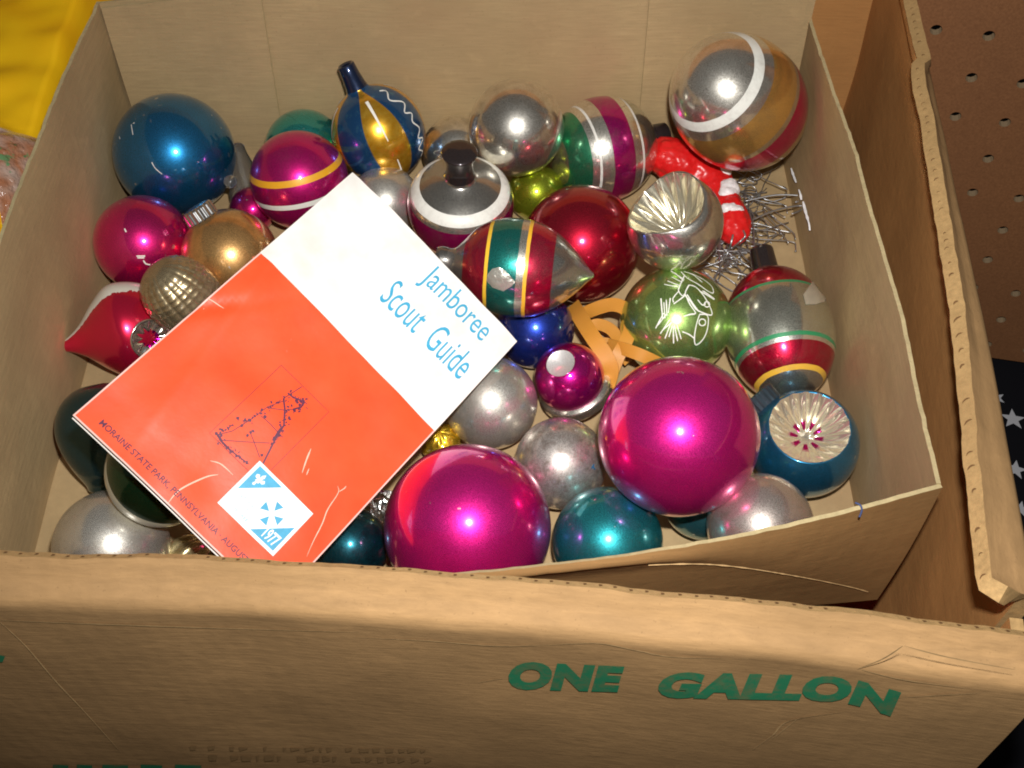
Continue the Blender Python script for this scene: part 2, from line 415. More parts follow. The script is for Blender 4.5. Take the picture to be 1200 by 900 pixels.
# rear, left panels and bottom
XB = right_x(YB)
slab('rear_panel', to_outer([[(x, YB - .06 * (x - XB) * .9 + .001 * nz(x * 20, z * 20), z) for z in [ZT + .36 * k / 12 for k in range(13)]] for x in [XB - .002 + (XL + .03 - XB) * i / 30 for i in range(31)]]), -.0045, [kraft_out_in, kraft_out_edge], outer)
slab('left_panel', to_outer([[(XL + .03 * (y - .17) / .4, y, z) for z in [ZT + .25 * k / 8 for k in range(9)]] for y in [.575 - .405 * i / 12 for i in range(13)]]), -.0045, [kraft_out_in, kraft_out_edge], outer)
slab('bottom_panel', to_outer([[(x, y, ZT + .001) for y in (.15, .3, .45, .55)] for x in (XL + .03, -.1, .1, .165)]), .004, [kraft_out_in, kraft_out_edge], outer)

# creases and green lettering lie on the front panel
def on_front(px, py, lift=.0004):
    d = ray(px, py); t = .35
    for _ in range(12):
        p = CAM + d * t
        zz = max(0, min(1, (p.z - ZT) / (FOLD_Z - ZT)))
        yy = front_y(p.x) - .004 * math.sin(zz * math.pi) + .0012 * nz(p.x * 18, p.z * 18) - lift
        t += (yy - p.y) / d.y
    return CAM + d * t
def crease(pts, wd):
    q = spline(pts, 10); P = [inv_outer @ on_front(*p) for p in q]; n = len(P)
    W = [wd * (.25 + .75 * math.sin(math.pi * (i + .5) / n)) * (.7 + .6 * abs(nz(i * .7, pts[0][0]))) for i in range(n)]
    ribbons('crease', [(P, [Vector((0, -1, 0))] * n, W)], crease_m, fp)
crease([(-20, 726), (100, 731), (250, 736), (420, 741)], .0009)
crease([(415, 747), (500, 751), (580, 757), (640, 756)], .0007)
crease([(640, 756), (700, 754), (745, 762), (790, 770), (880, 772)], .0008)
crease([(0, 729), (30, 757), (65, 798), (100, 835), (142, 882)], .0008)
crease([(1058, 757), (1035, 772), (1005, 784)], .0010)
crease([(1060, 757), (1110, 770), (1190, 785)], .0009)
crease([(1010, 785), (1060, 797), (1130, 806)], .0006)
crease([(1045, 818), (1100, 815), (1150, 812)], .0006)
crease([(880, 880), (905, 862), (925, 845), (990, 834)], .0008)
crease([(935, 842), (905, 866)], .0006)
crease([(560, 800), (590, 795)], .0005)

def text_mesh(body, size=1., offset=0., shear=0., sx=1., spacing=1.):
    cu = bpy.data.curves.new('lettering', 'FONT'); cu.body = body; cu.size = size; cu.offset = offset; cu.shear = shear; cu.space_character = spacing; cu.resolution_u = 4
    o = bpy.data.objects.new('lettering', cu); sc.collection.objects.link(o)
    bpy.context.view_layer.update(); dg = bpy.context.evaluated_depsgraph_get()
    me = bpy.data.meshes.new_from_object(o.evaluated_get(dg)); bpy.data.objects.remove(o); bpy.data.curves.remove(cu)
    bm = bmesh.new(); bm.from_mesh(me); bmesh.ops.triangulate(bm, faces=bm.faces); bmesh.ops.remove_doubles(bm, verts=bm.verts, dist=1e-6)
    vs = [(v.co.x * sx, v.co.y) for v in bm.verts]; fs = [tuple(v.index for v in f.verts) for f in bm.faces]; bm.free(); bpy.data.meshes.remove(me)
    return vs, fs
def norm_text(vs, w, h):
    x0 = min(v[0] for v in vs); x1 = max(v[0] for v in vs); y0 = min(v[1] for v in vs); y1 = max(v[1] for v in vs)
    return [((v[0] - x0) / (x1 - x0) * w, (v[1] - y0) / (y1 - y0) * h) for v in vs]
def letters_on_front(word, x0, x1, base, top, sh):
    """word set between image columns; base/top are row curves"""
    vs, fs = text_mesh(word, 1., .065, 0., spacing=1.09); vs = norm_text(vs, 1, 1)
    out = []
    for a, b in vs:
        px = x0 + (x1 - x0) * a + sh * (b - .5); py = lin(base, px) * (1 - b) + lin(top, px) * b
        out.append(inv_outer @ on_front(px, py, .0006))
    mesh_obj('lettering', out, fs, ink_green, fp, False)
base = [(590, 808), (735, 812), (770, 818), (960, 822), (1000, 826), (1050, 842)]
top = [(590, 774), (735, 781), (770, 787), (960, 791), (1000, 795), (1060, 812)]
letters_on_front('ONE', 596, 728, base, top, 9)
letters_on_front('GALLON', 772, 1050, base, top, 13)
for px0, px1 in [(62, 80), (90, 108), (120, 150), (165, 190), (205, 236)]:
    q = [on_front(a, b, .0006) for a, b in ((px0, 896), (px1, 897), (px1, 910), (px0, 910))]
    mesh_obj('lettering', [inv_outer @ p for p in q], [(0, 1, 2, 3)], ink_green, fp, False)
q = [on_front(a, b, .0006) for a, b in ((-8, 766), (6, 769), (3, 776), (-8, 777))]
mesh_obj('lettering', [inv_outer @ p for p in q], [(0, 1, 2, 3)], ink_green, fp, False)

rg0 = random.Random(9)
for row, (py, h_) in enumerate([(872, 5), (882, 7)]):
    px = 222
    while px < 500:
        w_ = rg0.uniform(4, 13)
        if rg0.random() < .7:
            q = [on_front(a, b, .0005) for a, b in ((px, py + px * .012), (px + w_, py + rg0.uniform(-1, 2) + px * .012), (px + w_ - 1, py + h_ * rg0.uniform(.5, 1) + px * .012), (px + 1, py + h_ + px * .012))]
            mesh_obj('smudged_print', [inv_outer @ p for p in q], [(0, 1, 2, 3)], ink_smudge, fp, False)
        px += w_ + rg0.uniform(2, 7)
# red bundle under the inner carton carries it
red_cloth = plain('red_cloth', (.42, .03, .03), .85, spec=.15, bumpscale=200, bs=.5)
G = []
for i in range(31):
    row = []
    for j in range(25):
        a, b = i / 30, j / 24; e = min(1, 8 * min(a, 1 - a)) * min(1, 8 * min(b, 1 - b)); e = e ** .35
        row.append((-.28 + .43 * a, .185 + .345 * b, ZT + .007 + (.128 + .004 * nz(i * .5, j * .5)) * e))
    G.append(row)
vs = [p for r in G for p in r]; fs = [(i * 25 + j, (i + 1) * 25 + j, (i + 1) * 25 + j + 1, i * 25 + j + 1) for i in range(30) for j in range(24)]
tag(mesh_obj('cloth_bundle', vs, fs, red_cloth), 'red cloth glimpsed in the dark gap under the smaller carton', 'cloth')

# ---------------------------------------------------------------- inner carton
IX0, IX1, IY0, IY1 = -.2205, .1615, .2135, .507
inner = empty('carton', Matrix.Translation((-.03, .36, -.003)), 'smaller open tan carton filled with glass ornaments', 'box')
inv_in = Matrix.Translation((.03, -.36, .003))
def to_in(P): return [[inv_in @ Vector(q) for q in row] for row in P]
ITH = .0018
def grid(fn, nu, nv): return [[fn(i / nu, j / nv) for j in range(nv + 1)] for i in range(nu + 1)]
slab('bottom_panel', to_in(grid(lambda a, b: (IX0 - .002 + (IX1 - IX0 + .004) * a, (lambda y0: y0 + (IY1 + .002 - y0) * b)(crom([(-.23, .190), (-.1, .189), (.04, .198), (.12, .210), (.164, .2145)], IX0 + (IX1 - IX0) * a) + .001), 0), 12, 10)), -ITH, [kraft_in, kraft_edge], inner)
def rag(u, s=1.): return (.0009 * nz(u * 40, s) + .0006 * nz(u * 150, s))
def rear(a, b):
    x = IX0 + (IX1 - IX0) * a; top = lin([(-.2205, .100), (-.157, .1065), (-.10, .111), (.05, .118), (.1595, .122), (.1598, .122)], x) + rag(a, 2)
    return (x, IY1 + .004 * math.sin(a * 9) * b * .5 + .006 * b * b, top * b)
slab('rear_wall', to_in(grid(rear, 80, 14)), -ITH, [kraft_in, kraft_edge], inner)
# side flaps of the rear wall: a second layer glued on at both ends leaves the two upright seams
def flapL(a, b):
    x = IX0 + .001 + (.0835 + .003 * b) * a; p = rear((x - IX0) / (IX1 - IX0), b * .985); return (x, p[1] - .0013, p[2])
def flapR(a, b):
    x = .0745 - .002 * b + (IX1 - .003 - .0745) * a; p = rear((x - IX0) / (IX1 - IX0), b * .99); return (x, p[1] - .0013, p[2])
slab('rear_flap', to_in(grid(flapL, 20, 14)), .0012, [kraft_in, kraft_edge], inner)
slab('rear_flap', to_in(grid(flapR, 20, 14)), .0012, [kraft_in, kraft_edge], inner)
def left(a, b):
    y = IY0 - .035 + (IY1 - IY0 + .0425) * a
    top = lin([(.17, .096), (.291, .098), (.41, .1005), (.48, .1015), (.507, .100)], y) + rag(a * 1.3, 4)
    bulge = -.006 * math.sin(math.pi * min(1, a)) * b * b
    return (IX0 + bulge + .0015 * nz(a * 5, b * 3), y, top * b)
slab('left_wall', to_in(grid(left, 70, 12)), -ITH, [kraft_in, kraft_edge], inner)
def right(a, b):
    y = IY0 + .0045 + (IY1 - IY0 + .0035) * a
    top = lin([(.21, .0955), (.30, .0955), (.40, .0945), (.47, .0925), (.507, .0905)], y) + 1.3 * rag(a * 1.4, 6)
    return (lin([(.21, .1615), (.3, .1645), (.4, .1640), (.45, .1615), (.507, .1605)], y) - .0000 + .0012 * nz(a * 5, b * 3, 8) + (1 - b) * (.1625 - lin([(.21, .1615), (.3, .1645), (.4, .1645), (.45, .1615), (.507, .1605)], y)), y, top * b)
slab('right_wall', to_in(grid(right, 70, 12)), ITH, [kraft_in, kraft_edge], inner)
# front wall: bellied out by the ornaments, creased along its length
def front(a, b):
    x = IX1 + .0025 - (IX1 - IX0 + .005) * a
    zt = crom([(-.23, .082), (-.1, .080), (.02, .085), (.075, .0895), (.12, .0925), (.164, .0950)], x) + rag(a * 1.5, 9)
    yt = crom([(-.23, .187), (-.12, .1830), (-.03, .1855), (.02, .1895), (.075, .1960), (.12, .2050), (.164, .2165)], x)
    yb = crom([(-.23, .190), (-.1, .189), (.04, .198), (.12, .210), (.164, .2145)], x)
    zc = min(.97 * zt - .004, crom([(-.23, .074), (.03, .079), (.055, .078), (.078, .072), (.104, .056), (.146, .022), (.166, .003)], x))
    yc = yt + (yb - yt) * (1 - zc / zt) * .9 - .003 * math.sin(math.pi * zc / zt)
    fb = .5
    if b < fb: t = b / fb; return (x, yb + (yc - yb) * t, zc * t)
    t = (b - fb) / (1 - fb); return (x, yc + (yt - yc) * t - .0015 * math.sin(t * math.pi), zc + (zt - zc) * t)
fwl = slab('front_wall', to_in(grid(front, 90, 16)), ITH, [kraft_in_out, kraft_edge], inner)
P = [inv_in @ (Vector(front(.02 + .27 * i / 60, .5)) + Vector((0, -.0006, .0004))) for i in range(61)]
ribbons('crease', [(P, [Vector((0, -.7, .7))] * 61, [.0003 + .0006 * abs(nz(i * .8)) for i in range(61)])], crease_m, fwl)
# flecks of torn white tape along the right wall's foot
fleck_m = plain('torn_tape', (.85, .85, .83), .3)
def fleck(pts, wd, fn):
    Q = [inv_in @ fn(*p) for p in spline(pts, 4)]; n = len(Q)
    ribbons('tape_fleck', [(Q, [(CAM - at_z(*pts[0], .03)).normalized()] * n, [wd * (.3 + .9 * abs(nz(i * .9, pts[0][0]))) for i in range(n)])], fleck_m, inner)
fz = lambda px, py: at_z(px, py, .0006)
fw = lambda px, py: CAM + ray(px, py) * ((.1605 - CAM.x) / ray(px, py).x)
fleck([(927, 197), (930, 206), (933, 214)], .0022, fw); fleck([(936, 222), (938, 228), (939, 234)], .0022, fw); fleck([(941, 236), (944, 248), (948, 262), (949, 270)], .0026, fw)
fleck([(749, 203), (753, 212)], .003, fz); fleck([(757, 196), (760, 204)], .003, fz)
thread_m = plain('blue_thread', (.05, .07, .16), .8)
tube('thread', [[inv_in @ at_z(px, py, .0935) for px, py in spline([(1002, 589), (1008, 592), (1010, 598), (1007, 606)], 4)]], .0004, thread_m, inner)

# ---------------------------------------------------------------- yellow cloth and plastic bag beside the inner carton
yel = NT('yellow_cloth'); v = yel.coord(); a1 = yel.noise(v, 30, 3); a2 = yel.noise(v, 1400, 2)
yel.l(yel.ramp(a1, [(.3, (.90, .50, .004)), (.7, (.95, .58, .006))]).outputs[0], yel.b.inputs['Base Color']); set_in(yel, Roughness=.6, Specular_IOR_Level=.3)
yel.bump(a2, .25, .0003); yel = yel.m
def cloth_sheet(name, x0, x1, y0, y1, z0, mat, label, sd, amp, cat='cloth'):
    nu, nv = 60, 70; G = []
    for i in range(nu + 1):
        row = []
        for j in range(nv + 1):
            a, b = i / nu, j / nv; x = x0 + (x1 - x0) * a; y = y0 + (y1 - y0) * b
            fold = amp * (nz(x * 18, y * 22, sd) + .5 * nz(x * 40, y * 55, sd + 3)) + amp * .9 * max(0, 1 - abs((y - .425 + (x + .25) * .45) / .006)) - amp * .9 * max(0, 1 - abs((y - .412 + (x + .25) * .45) / .004))
            edge = min(1, 14 * min(a, 1 - a, b, 1 - b)) ** .5
            row.append((x, y, z0 + fold - .045 * (1 - edge) + .02 * (y - .4)))
        G.append(row)
    o = slab(name, G, -.0015, [mat, mat]); tag(o, label, cat); return o
cloth_sheet('yellow_cloth', -.340, -.2345, .345, .574, .084, yel, 'bright yellow folded cloth tucked beside the smaller carton, behind the plastic bag', 1., .006)
cloth_sheet('yellow_cloth', -.330, -.2345, .205, .352, .070, yel, 'crumpled yellow cloth beside the smaller carton, in front of the plastic bag', 5., .006)
bag_m = NT('printed_plastic'); v = bag_m.coord(); g1 = bag_m.noise(v, 130, 2); g2 = bag_m.noise(v, 60, 2); g3 = bag_m.noise(v, 25, 3)
c = bag_m.ramp(g3, [(.35, (.50, .44, .38)), (.5, (.38, .15, .07)), (.62, (.55, .48, .42))]).outputs[0]
c = bag_m.mix(bag_m.ramp(g1, [(.60, (0, 0, 0)), (.64, (.8, .8, .8))]).outputs[0], c, (.06, .26, .10))
c = bag_m.mix(bag_m.ramp(g2, [(.70, (0, 0, 0)), (.76, (.7, .7, .7))]).outputs[0], c, (.42, .10, .06))
bag_m.l(c, bag_m.b.inputs['Base Color']); set_in(bag_m, Roughness=.15, Coat_Weight=1., Coat_Roughness=.05); bag_m.bump(bag_m.noise(v, 90, 4), 1., .006); bag_m = bag_m.m
G = []
for i in range(41):
    row = []
    for j in range(41):
        a, b = i / 40 * 2 - 1, j / 40 * 2 - 1; rr = min(1, math.hypot(a, b) if False else max(abs(a), abs(b)) ** 1.0)
        h = (1 - abs(a) ** 2.4) * (1 - abs(b) ** 2.4)
        row.append((-.272 + .040 * a + .006 * b, .402 + .030 * b - .006 * a, .078 + .024 * h ** .6 + .004 * nz(a * 4, b * 4, 3) * h + .002 * nz(a * 10, b * 10, 8) * h))
    G.append(row)
tag(slab('plastic_bag', G, -.004, [bag_m, bag_m]), 'crinkled clear plastic bag printed with green leaves lying on the yellow cloth', 'bag')

# ---------------------------------------------------------------- ornaments
PINK, MAGENTA, DRED, BLUE, COBALT, TEAL, LIME, GREEN = (.84, .018, .21), (.72, .012, .22), (.44, .006, .028), (.010, .10, .24), (.02, .05, .36), (.02, .27, .29), (.42, .50, .03), (.18, .36, .07)
def ball(c, R, mat, label, sq=1.0, axis=(0, 0, 1), group='plain glass ball ornaments'):
    o = lathe('ball_ornament', sph_prof(R, 44, sz=sq), mat, None, 72); o.matrix_world = frame(c, axis); return tag(o, label, 'ornament', group)
def hit(c, R, px, py):
    d = ray(px, py).normalized(); oc = CAM - Vector(c); b = oc.dot(d); cc = oc.dot(oc) - R * R; disc = b * b - cc
    t = -b - math.sqrt(disc) if disc > 0 else -b
    return CAM + d * t
def marks(o, c, R, lines, wd, mat, name='paint_mark'):
    """painted or scratched strokes on a ball, from image points"""
    inv = o.matrix_world.inverted(); c = Vector(c)
    for L in lines:
        P = [hit(c, R, *p) for p in (spline(L, 3) if len(L) > 2 else [tuple(L[0][k] + (L[1][k] - L[0][k]) * s / 4 for k in (0, 1)) for s in range(5)])]
        N = [(p - c).normalized() for p in P]; P = [c + n * (R + .00018) for n in N]
        n = len(P); W = [wd * (.6 + .6 * abs(nz(i * .6, L[0][0]))) for i in range(n)]
        ribbons(name, [([inv @ p for p in P], [inv.to_3x3() @ q for q in N], W)], mat, o)
def crimp_cap(root, z, r, h, mat=None, loop=True):
    mat = mat or cap_m; seg = 96
    cap_o = lathe('cap', [(0, z + h), (r * .75, z + h), (r * .93, z + h * .93), (r, z + h * .8), (r, z + .0006), (r * 1.05, z)], mat, root, seg,
          lambda rr, zz, a, i: (rr * (1 + (.05 * math.cos(a * 16) if 2 <= i else 0)), zz))
    if loop:
        tube('cap_loop', [[(r * .45 * math.cos(t), 0, z + h - .001 + r * .8 * math.sin(t)) for t in [math.pi * k / 12 for k in range(13)]]], .0005, wire_m, cap_o)

from mathutils.bvhtree import BVHTree
def surface_patch(name, root, body, pxs, mat, lift=.00025, dent=0.):
    """a patch of bare or faceted glass that follows the body: image outline dropped onto the mesh"""
    me = body.data; bv = BVHTree.FromPolygons([v.co for v in me.vertices], [tuple(p.vertices) for p in me.polygons])
    M = root.matrix_world; inv = M.inverted(); o0 = inv @ CAM; n = len(pxs); cx = sum(p[0] for p in pxs) / n; cy_ = sum(p[1] for p in pxs) / n
    ring = []
    for i in range(n):
        for k in range(4):
            t = k / 4; a, b = pxs[i], pxs[(i + 1) % n]; ring.append((a[0] + (b[0] - a[0]) * t, a[1] + (b[1] - a[1]) * t))
    vs, fs, m = [], [], len(ring); NR = 5
    def drop(px, py, dp):
        d = (inv.to_3x3() @ ray(px, py)).normalized(); h, nrm, _, _ = bv.ray_cast(o0, d)
        if h is None: return None
        if nrm.dot(d) > 0: nrm = -nrm
        return h + nrm * (lift + dp)
    for r in range(NR):
        f = 1 - r / NR
        for p in ring:
            q = drop(cx + (p[0] - cx) * f, cy_ + (p[1] - cy_) * f, 0); vs.append(q if q else vs[-1])
    vs.append(drop(cx, cy_, 0))
    for r in range(NR - 1):
        for i in range(m): j = (i + 1) % m; fs.append((r * m + i, r * m + j, (r + 1) * m + j, (r + 1) * m + i))
    for i in range(m): fs.append(((NR - 1) * m + i, (NR - 1) * m + (i + 1) % m, NR * m))
    return mesh_obj(name, vs, fs, mat, root)
# 1 dark blue
C1 = (-.1886, .4687, .0334)
o = ball(C1, .0334, glass_mat('lacquer_blue', (.016, .20, .44), .19, chips=.6), 'dark blue glass ball in the rear left corner, scratched')
marks(o, C1, .0334, [[(178, 190), (182, 197), (190, 204)], [(154, 146), (155, 152), (156, 158)], [(156, 145), (158, 144)], [(140, 160), (141, 163)]], .0006, white_paint, 'scratch')
# 2 pink left
C2 = (-.1966, .4085, .0255)
o = ball(C2, .0255, glass_mat('lacquer_pink_worn', PINK, .17, chips=.7), 'bright pink glass ball with white flaked marks below the dark blue ball')
marks(o, C2, .0255, [[(160, 300), (170, 300)], [(161, 302), (169, 302)], [(168, 305), (171, 309), (176, 310)], [(178, 310), (190, 308), (206, 304)], [(182, 308), (200, 304)], [(146, 268), (148, 272)]], .0011, white_paint)
# 3 worn gold with cap
C3 = Vector((-.1479, .3965, .0279)); ax = img_axis(-.52, -.80, .15, C3)
r = empty('ball_ornament', frame(C3, ax), 'worn amber gold glass ball with a crimped silver cap', 'ornament')
lathe('glass_ball', sph_prof(.0251, 44), glass_mat('lacquer_amber', (.92, .52, .19), .14, tarnish=.55, tcol=(.34, .21, .07), tscale=45), r, 72)
crimp_cap(r, .0238, .0079, .0072, loop=False)
# 12 teal rear
ball((-.1191, .4955 - .011, .0228), .0228, glass_mat('lacquer_teal_pale', (.04, .44, .40), .2), 'teal green glass ball against the rear wall behind the striped pink ball')
# 10 magenta with yellow and white stripes
C10 = Vector((-.1164, .4477, .0339))
r = lathe('ball_ornament', sph_prof(.0267, 48), band_mat('stripe_magenta', -.0267, .0267, [(-1, MAGENTA, 1), (-.19, wht, .1), (-.08, MAGENTA, 1), (.28, (.80, .38, .01), .1), (.40, MAGENTA, 1)], .15, .006, .1), None, 80)
r.matrix_world = frame(C10, img_axis(-.24, -.97, .38, C10)); tag(r, 'magenta glass ball ringed with one yellow and one white stripe', 'ornament')
# 13 blue and gold gored ornament
C13 = Vector((-.0749, .4882 - .008, .0387)); RR = .0262
r = empty('gored_ornament', frame(C13, img_axis(-.40, -.86, .30, C13), (CAM - C13)), 'blue and gold panelled glass ornament with a long dark blue neck', 'ornament')
m = NT('gores_blue_gold'); tc = m.n('ShaderNodeTexCoord'); sp = m.n('ShaderNodeSeparateXYZ'); m.l(tc.outputs['Object'], sp.inputs[0])
an = m.math('ARCTAN2', sp.outputs['Y'], sp.outputs['X']); g = m.math('SINE', m.math('ADD', m.math('MULTIPLY', an, 4.), 1.15))
zz = m.math('MULTIPLY', m.math('ABSOLUTE', sp.outputs['Z']), 1 / .030); g = m.math('SUBTRACT', g, m.math('MULTIPLY', m.math('POWER', zz, 3.), 1.1))
gm = m.ramp(m.math('ADD', m.math('MULTIPLY', g, .5), .5), [(.44, (0, 0, 0)), (.47, (1, 1, 1))]).outputs[0]
pn = m.noise(tc.outputs['Object'], 160, 5, .7); blue = m.ramp(pn, [(.55, (.02, .12, .32)), (.72, (.10, .32, .46))]).outputs[0]
gold = m.ramp(m.noise(tc.outputs['Object'], 300, 4), [(.3, (.72, .34, .01)), (.7, (.92, .54, .06))]).outputs[0]
m.l(m.mix(gm, blue, gold), m.b.inputs['Base Color']); set_in(m, Metallic=.78, Roughness=.26, Coat_Weight=1., Coat_Roughness=.05)
prof = [(RR * math.cos(math.radians(a)), 1.04 * RR * math.sin(math.radians(a))) for a in range(-90, 74, 4)]
prof = prof + [(.0068, .0266), (.0063, .0280)]
lathe('glass_body', prof, m.m, r, 80)
navy = glass_mat('neck_navy', (.008, .02, .06), .15, metal=.6)
lathe('neck', [(.0066, .0268), (.0058, .030), (.0051, .036), (.0048, .0415), (.0042, .0422), (.0030, .0412)], navy, r, 32)
def gore_line(phi0, wob, z0, z1, wd):
    P, N = [], []
    for i in range(61):
        t = i / 60; z = z0 + (z1 - z0) * t; rad = RR * math.sqrt(max(.01, 1 - (z / (1.04 * RR)) ** 2)) + .0002
        ph = phi0 + wob * math.sin((t + .02 * math.sin(t * 17)) * 2 * math.pi * 5.5) * (.0022 + .0008 * math.sin(t * 9)) / max(rad, .006)
        P.append(Vector((rad * math.cos(ph), rad * math.sin(ph), z))); N.append(Vector((math.cos(ph), math.sin(ph), z / (1.3 * RR))).normalized())
    ribbons('painted_line', [(P, N, wd)], white_paint, r)
for k in range(4):
    p0 = (math.pi / 2 - 1.15) / 4 + k * math.pi / 2
    gore_line(p0, 0, .023, .002, [.0018 - .0013 * i / 60 for i in range(61)]); gore_line(p0 + .02, 0, -.010, -.021, [.0005 + .0005 * i / 60 for i in range(61)])
    if k != 3: gore_line(p0 + math.pi / 4, 1, .0235, -.019, [.0008 + .0005 * abs(nz(i * .35, 3.)) for i in range(61)])
# 14, 16, 17 silver balls
silver = glass_mat('silvered', (.90, .86, .76), .09, .6, metal=.97, tarnish=.55, tcol=(.46, .42, .35), tscale=170)
silver_dull = glass_mat('silvered_dull', (.74, .71, .63), .24, .6, metal=.86, tarnish=.4, tcol=(.42, .38, .30), tscale=70)
ball((-.0704, .4459, .0195), .0195, silver_dull, 'small dull silver ball peeking over the top of the booklet')
ball((-.0315, .4996 - .014, .0205), .0205, silver, 'small silver ball behind the dark neck of the white ringed ornament')
ball((.0023, .4651, .0556), .0259, silver, 'bright silver mirror ball with a dark round reflection, against the rear wall')
# 15 flattened silver and magenta ornament
C15 = Vector((-.0272, .4235, .0391))
r = empty('flattened_ornament', frame(C15, (.02, -.04, 1)), 'squat silver and magenta ornament with white ring and dark glass neck', 'ornament')
prof = spline([(.0002, -.0275), (.012, -.0262), (.021, -.0205), (.0265, -.0105), (.0283, -.001), (.0277, .0065), (.0245, .0125), (.018, .0165), (.0115, .0190), (.0085, .0205), (.0078, .0220)], 5)
lathe('glass_body', prof, band_mat('rings_white_magenta', -.0275, .0222, [(-1, (.60, .008, .18), 1), (.40, SILVER, 1), (.53, wht, 0), (.70, (.50, .48, .43), 1)], .10, .004, .25), r, 80)
smoke = glass_mat('neck_smoke', (.035, .025, .025), .12, metal=.5)
lathe('neck', [(.0080, .0210), (.0072, .0245), (.0068, .0290), (.0075, .0340), (.0090, .0372), (.0092, .0380), (.0086, .0386), (.0060, .0389), (.0002, .0390)], smoke, r, 40)
# 18 green, silver, magenta striped ball
C18 = Vector((.0515, .4930 - .016, .0295)); GR2 = (.05, .33, .16)
r = empty('striped_ornament', frame(C18, img_axis(-1, .22, .40, C18)), 'silver ball with green and magenta stripes and thin white rings against the rear wall', 'ornament')
lathe('glass_body', sph_prof(.0295, 52, sz=1.06), band_mat('rings_green_magenta', -.0313, .0313, [(-1, (.62, .64, .54), 1), (-.41, wht, .2), (-.36, SILVER, 1), (-.2, (.55, .008, .20), 1), (.21, SILVER, 1), (.41, wht, .2), (.45, SILVER, 1), (.56, GR2, 1), (.87, (.62, .60, .40), 1)], .09, .01, .3), r, 80)
lathe('neck', [(.0085, -.0300), (.0078, -.0330), (.0075, -.0400), (.0065, -.0405), (.0002, -.0395)], cap_dark, r, 32)
# 19, 20
ball((.0136, .4603 - .004, .0160), .0160, glass_mat('lacquer_lime', LIME, .12), 'small lime green ball under the silver mirror ball')
ball((.0364, .4027, .0310), .0310, glass_mat('lacquer_dark_red', DRED, .19), 'dark red glass ball behind the pointed striped ornament')
# 22 pointed teardrop
C22 = Vector((.0029, .3582, .0618))
r = empty('teardrop_ornament', frame(C22, img_axis(1, .10, .06, C22)), 'pointed glass teardrop striped teal, red and yellow lying beside the booklet corner', 'ornament')
prof = spline([(.0062, -.0345), (.0066, -.0310), (.0105, -.0270), (.0185, -.0195), (.0228, -.0090), (.0236, .0010), (.0218, .0110), (.0165, .0205), (.0095, .0285), (.0038, .0335), (.0012, .0362), (.0002, .0366)], 5)
tear_body = lathe('glass_body', prof, band_mat('rings_teal_red', -.0355, .0355, [(-1, (.34, .32, .29), 1), (-.72, (.55, .02, .06), 1), (-.41, (.85, .50, .03), .1), (-.36, (.02, .26, .22), 1), (.02, SILVER, 1), (.11, (.85, .45, .02), .1), (.16, (.58, .01, .06), 1), (.48, (.50, .50, .46), 1)], .10, .008, .2), r, 80)
lathe('neck', [(.0064, -.0340), (.0068, -.0370), (.0064, -.0395), (.0050, -.0395), (.0050, -.0360)], glass_mat('neck_grey', (.25, .24, .22), .12), r, 32)
flaked = plain('flaked_silver', (.66, .64, .55), .3, .8, bumpscale=420, bs=1.)
surface_patch('bare_patch', r, tear_body, [(572, 321), (577, 315), (585, 313), (592, 317), (604, 330), (600, 335), (590, 341), (578, 337), (570, 329)], flaked)
# 23 cobalt
ball((.0117, .3540, .0200), .0200, glass_mat('lacquer_cobalt', COBALT, .2), 'cobalt blue ball beside the right corner of the booklet')
# 24 barrel
C24 = CAM + ray(866, 121) * .593; R24 = .0342; L24 = .0442
r = lathe('striped_ornament', sph_prof(R24, 60, sz=L24 / R24), band_mat('rings_gold_magenta', -L24, L24, [(-1, (.62, .38, .13), 1), (-.43, (.60, .008, .09), 1), (-.03, (.66, .58, .42), 1), (.05, (.80, .48, .13), 1), (.46, SILVER, 1), (.58, (.80, .80, .72), 0), (.695, (.84, .80, .70), 1)], .10, .006, .25), None, 96)
r.matrix_world = frame(C24, img_axis(-.75, -.65, .77, C24)); tag(r, 'large gold, magenta and silver ball with a white ring leaning in the rear right corner', 'ornament')
# 25 silver ball with fluted indent
def indent_ornament(c, R, axis, rim, depth, body_mat, dish_mat, label, nfl, famp, ref=None, rimwob=0.):
    r = empty('indent_ornament', frame(c, axis, ref), label, 'ornament')
    a1 = math.degrees(math.acos(rim)); zr = R * math.sin(math.radians(a1))
    rm = (lambda rr, zz, a, i: (rr, zz)) if not rimwob else (lambda rr, zz, a, i: (rr, zz + rimwob * R * math.cos(2 * a + .5) * max(0, (zz / zr)) ** 6))
    pr = sph_prof(R, 44, -90, a1); pr += [(R * rim * .985, zr + R * .012), (R * rim * .955, zr - R * .004)]
    lathe('glass_body', pr, body_mat, r, 96, rm)
    n = 22; dp = []
    for i in range(n + 1):
        t = i / n; dp.append((R * rim * .965 * (1 - t), zr + R * .006 - depth * R * (1 - (1 - t) ** 1.7)))
    lathe('reflector', dp, dish_mat, r, nfl * 12, lambda rr, zz, a, i: (rr, zz - famp * R * (abs(math.sin(a * nfl / 2)) - .5) * math.sin(math.pi * min(1, .08 + i / n)) + (rimwob * R * math.cos(2 * a + .5) * max(0, 1 - i / 8.) if rimwob else 0)))
    return r
dish = glass_mat('reflector_silver', (.95, .87, .66), .1, .3, grunge=.2, metal=.88, haze=.2)
C25 = Vector((.0800, .3840, .0660)); ind25 = indent_ornament(C25, .0236, img_axis(-.42, -.72, .66, C25), .84, .80, silver, dish, 'silver ball with a deep fluted hollow lying next to the red figure', 14, .16, None, .10)
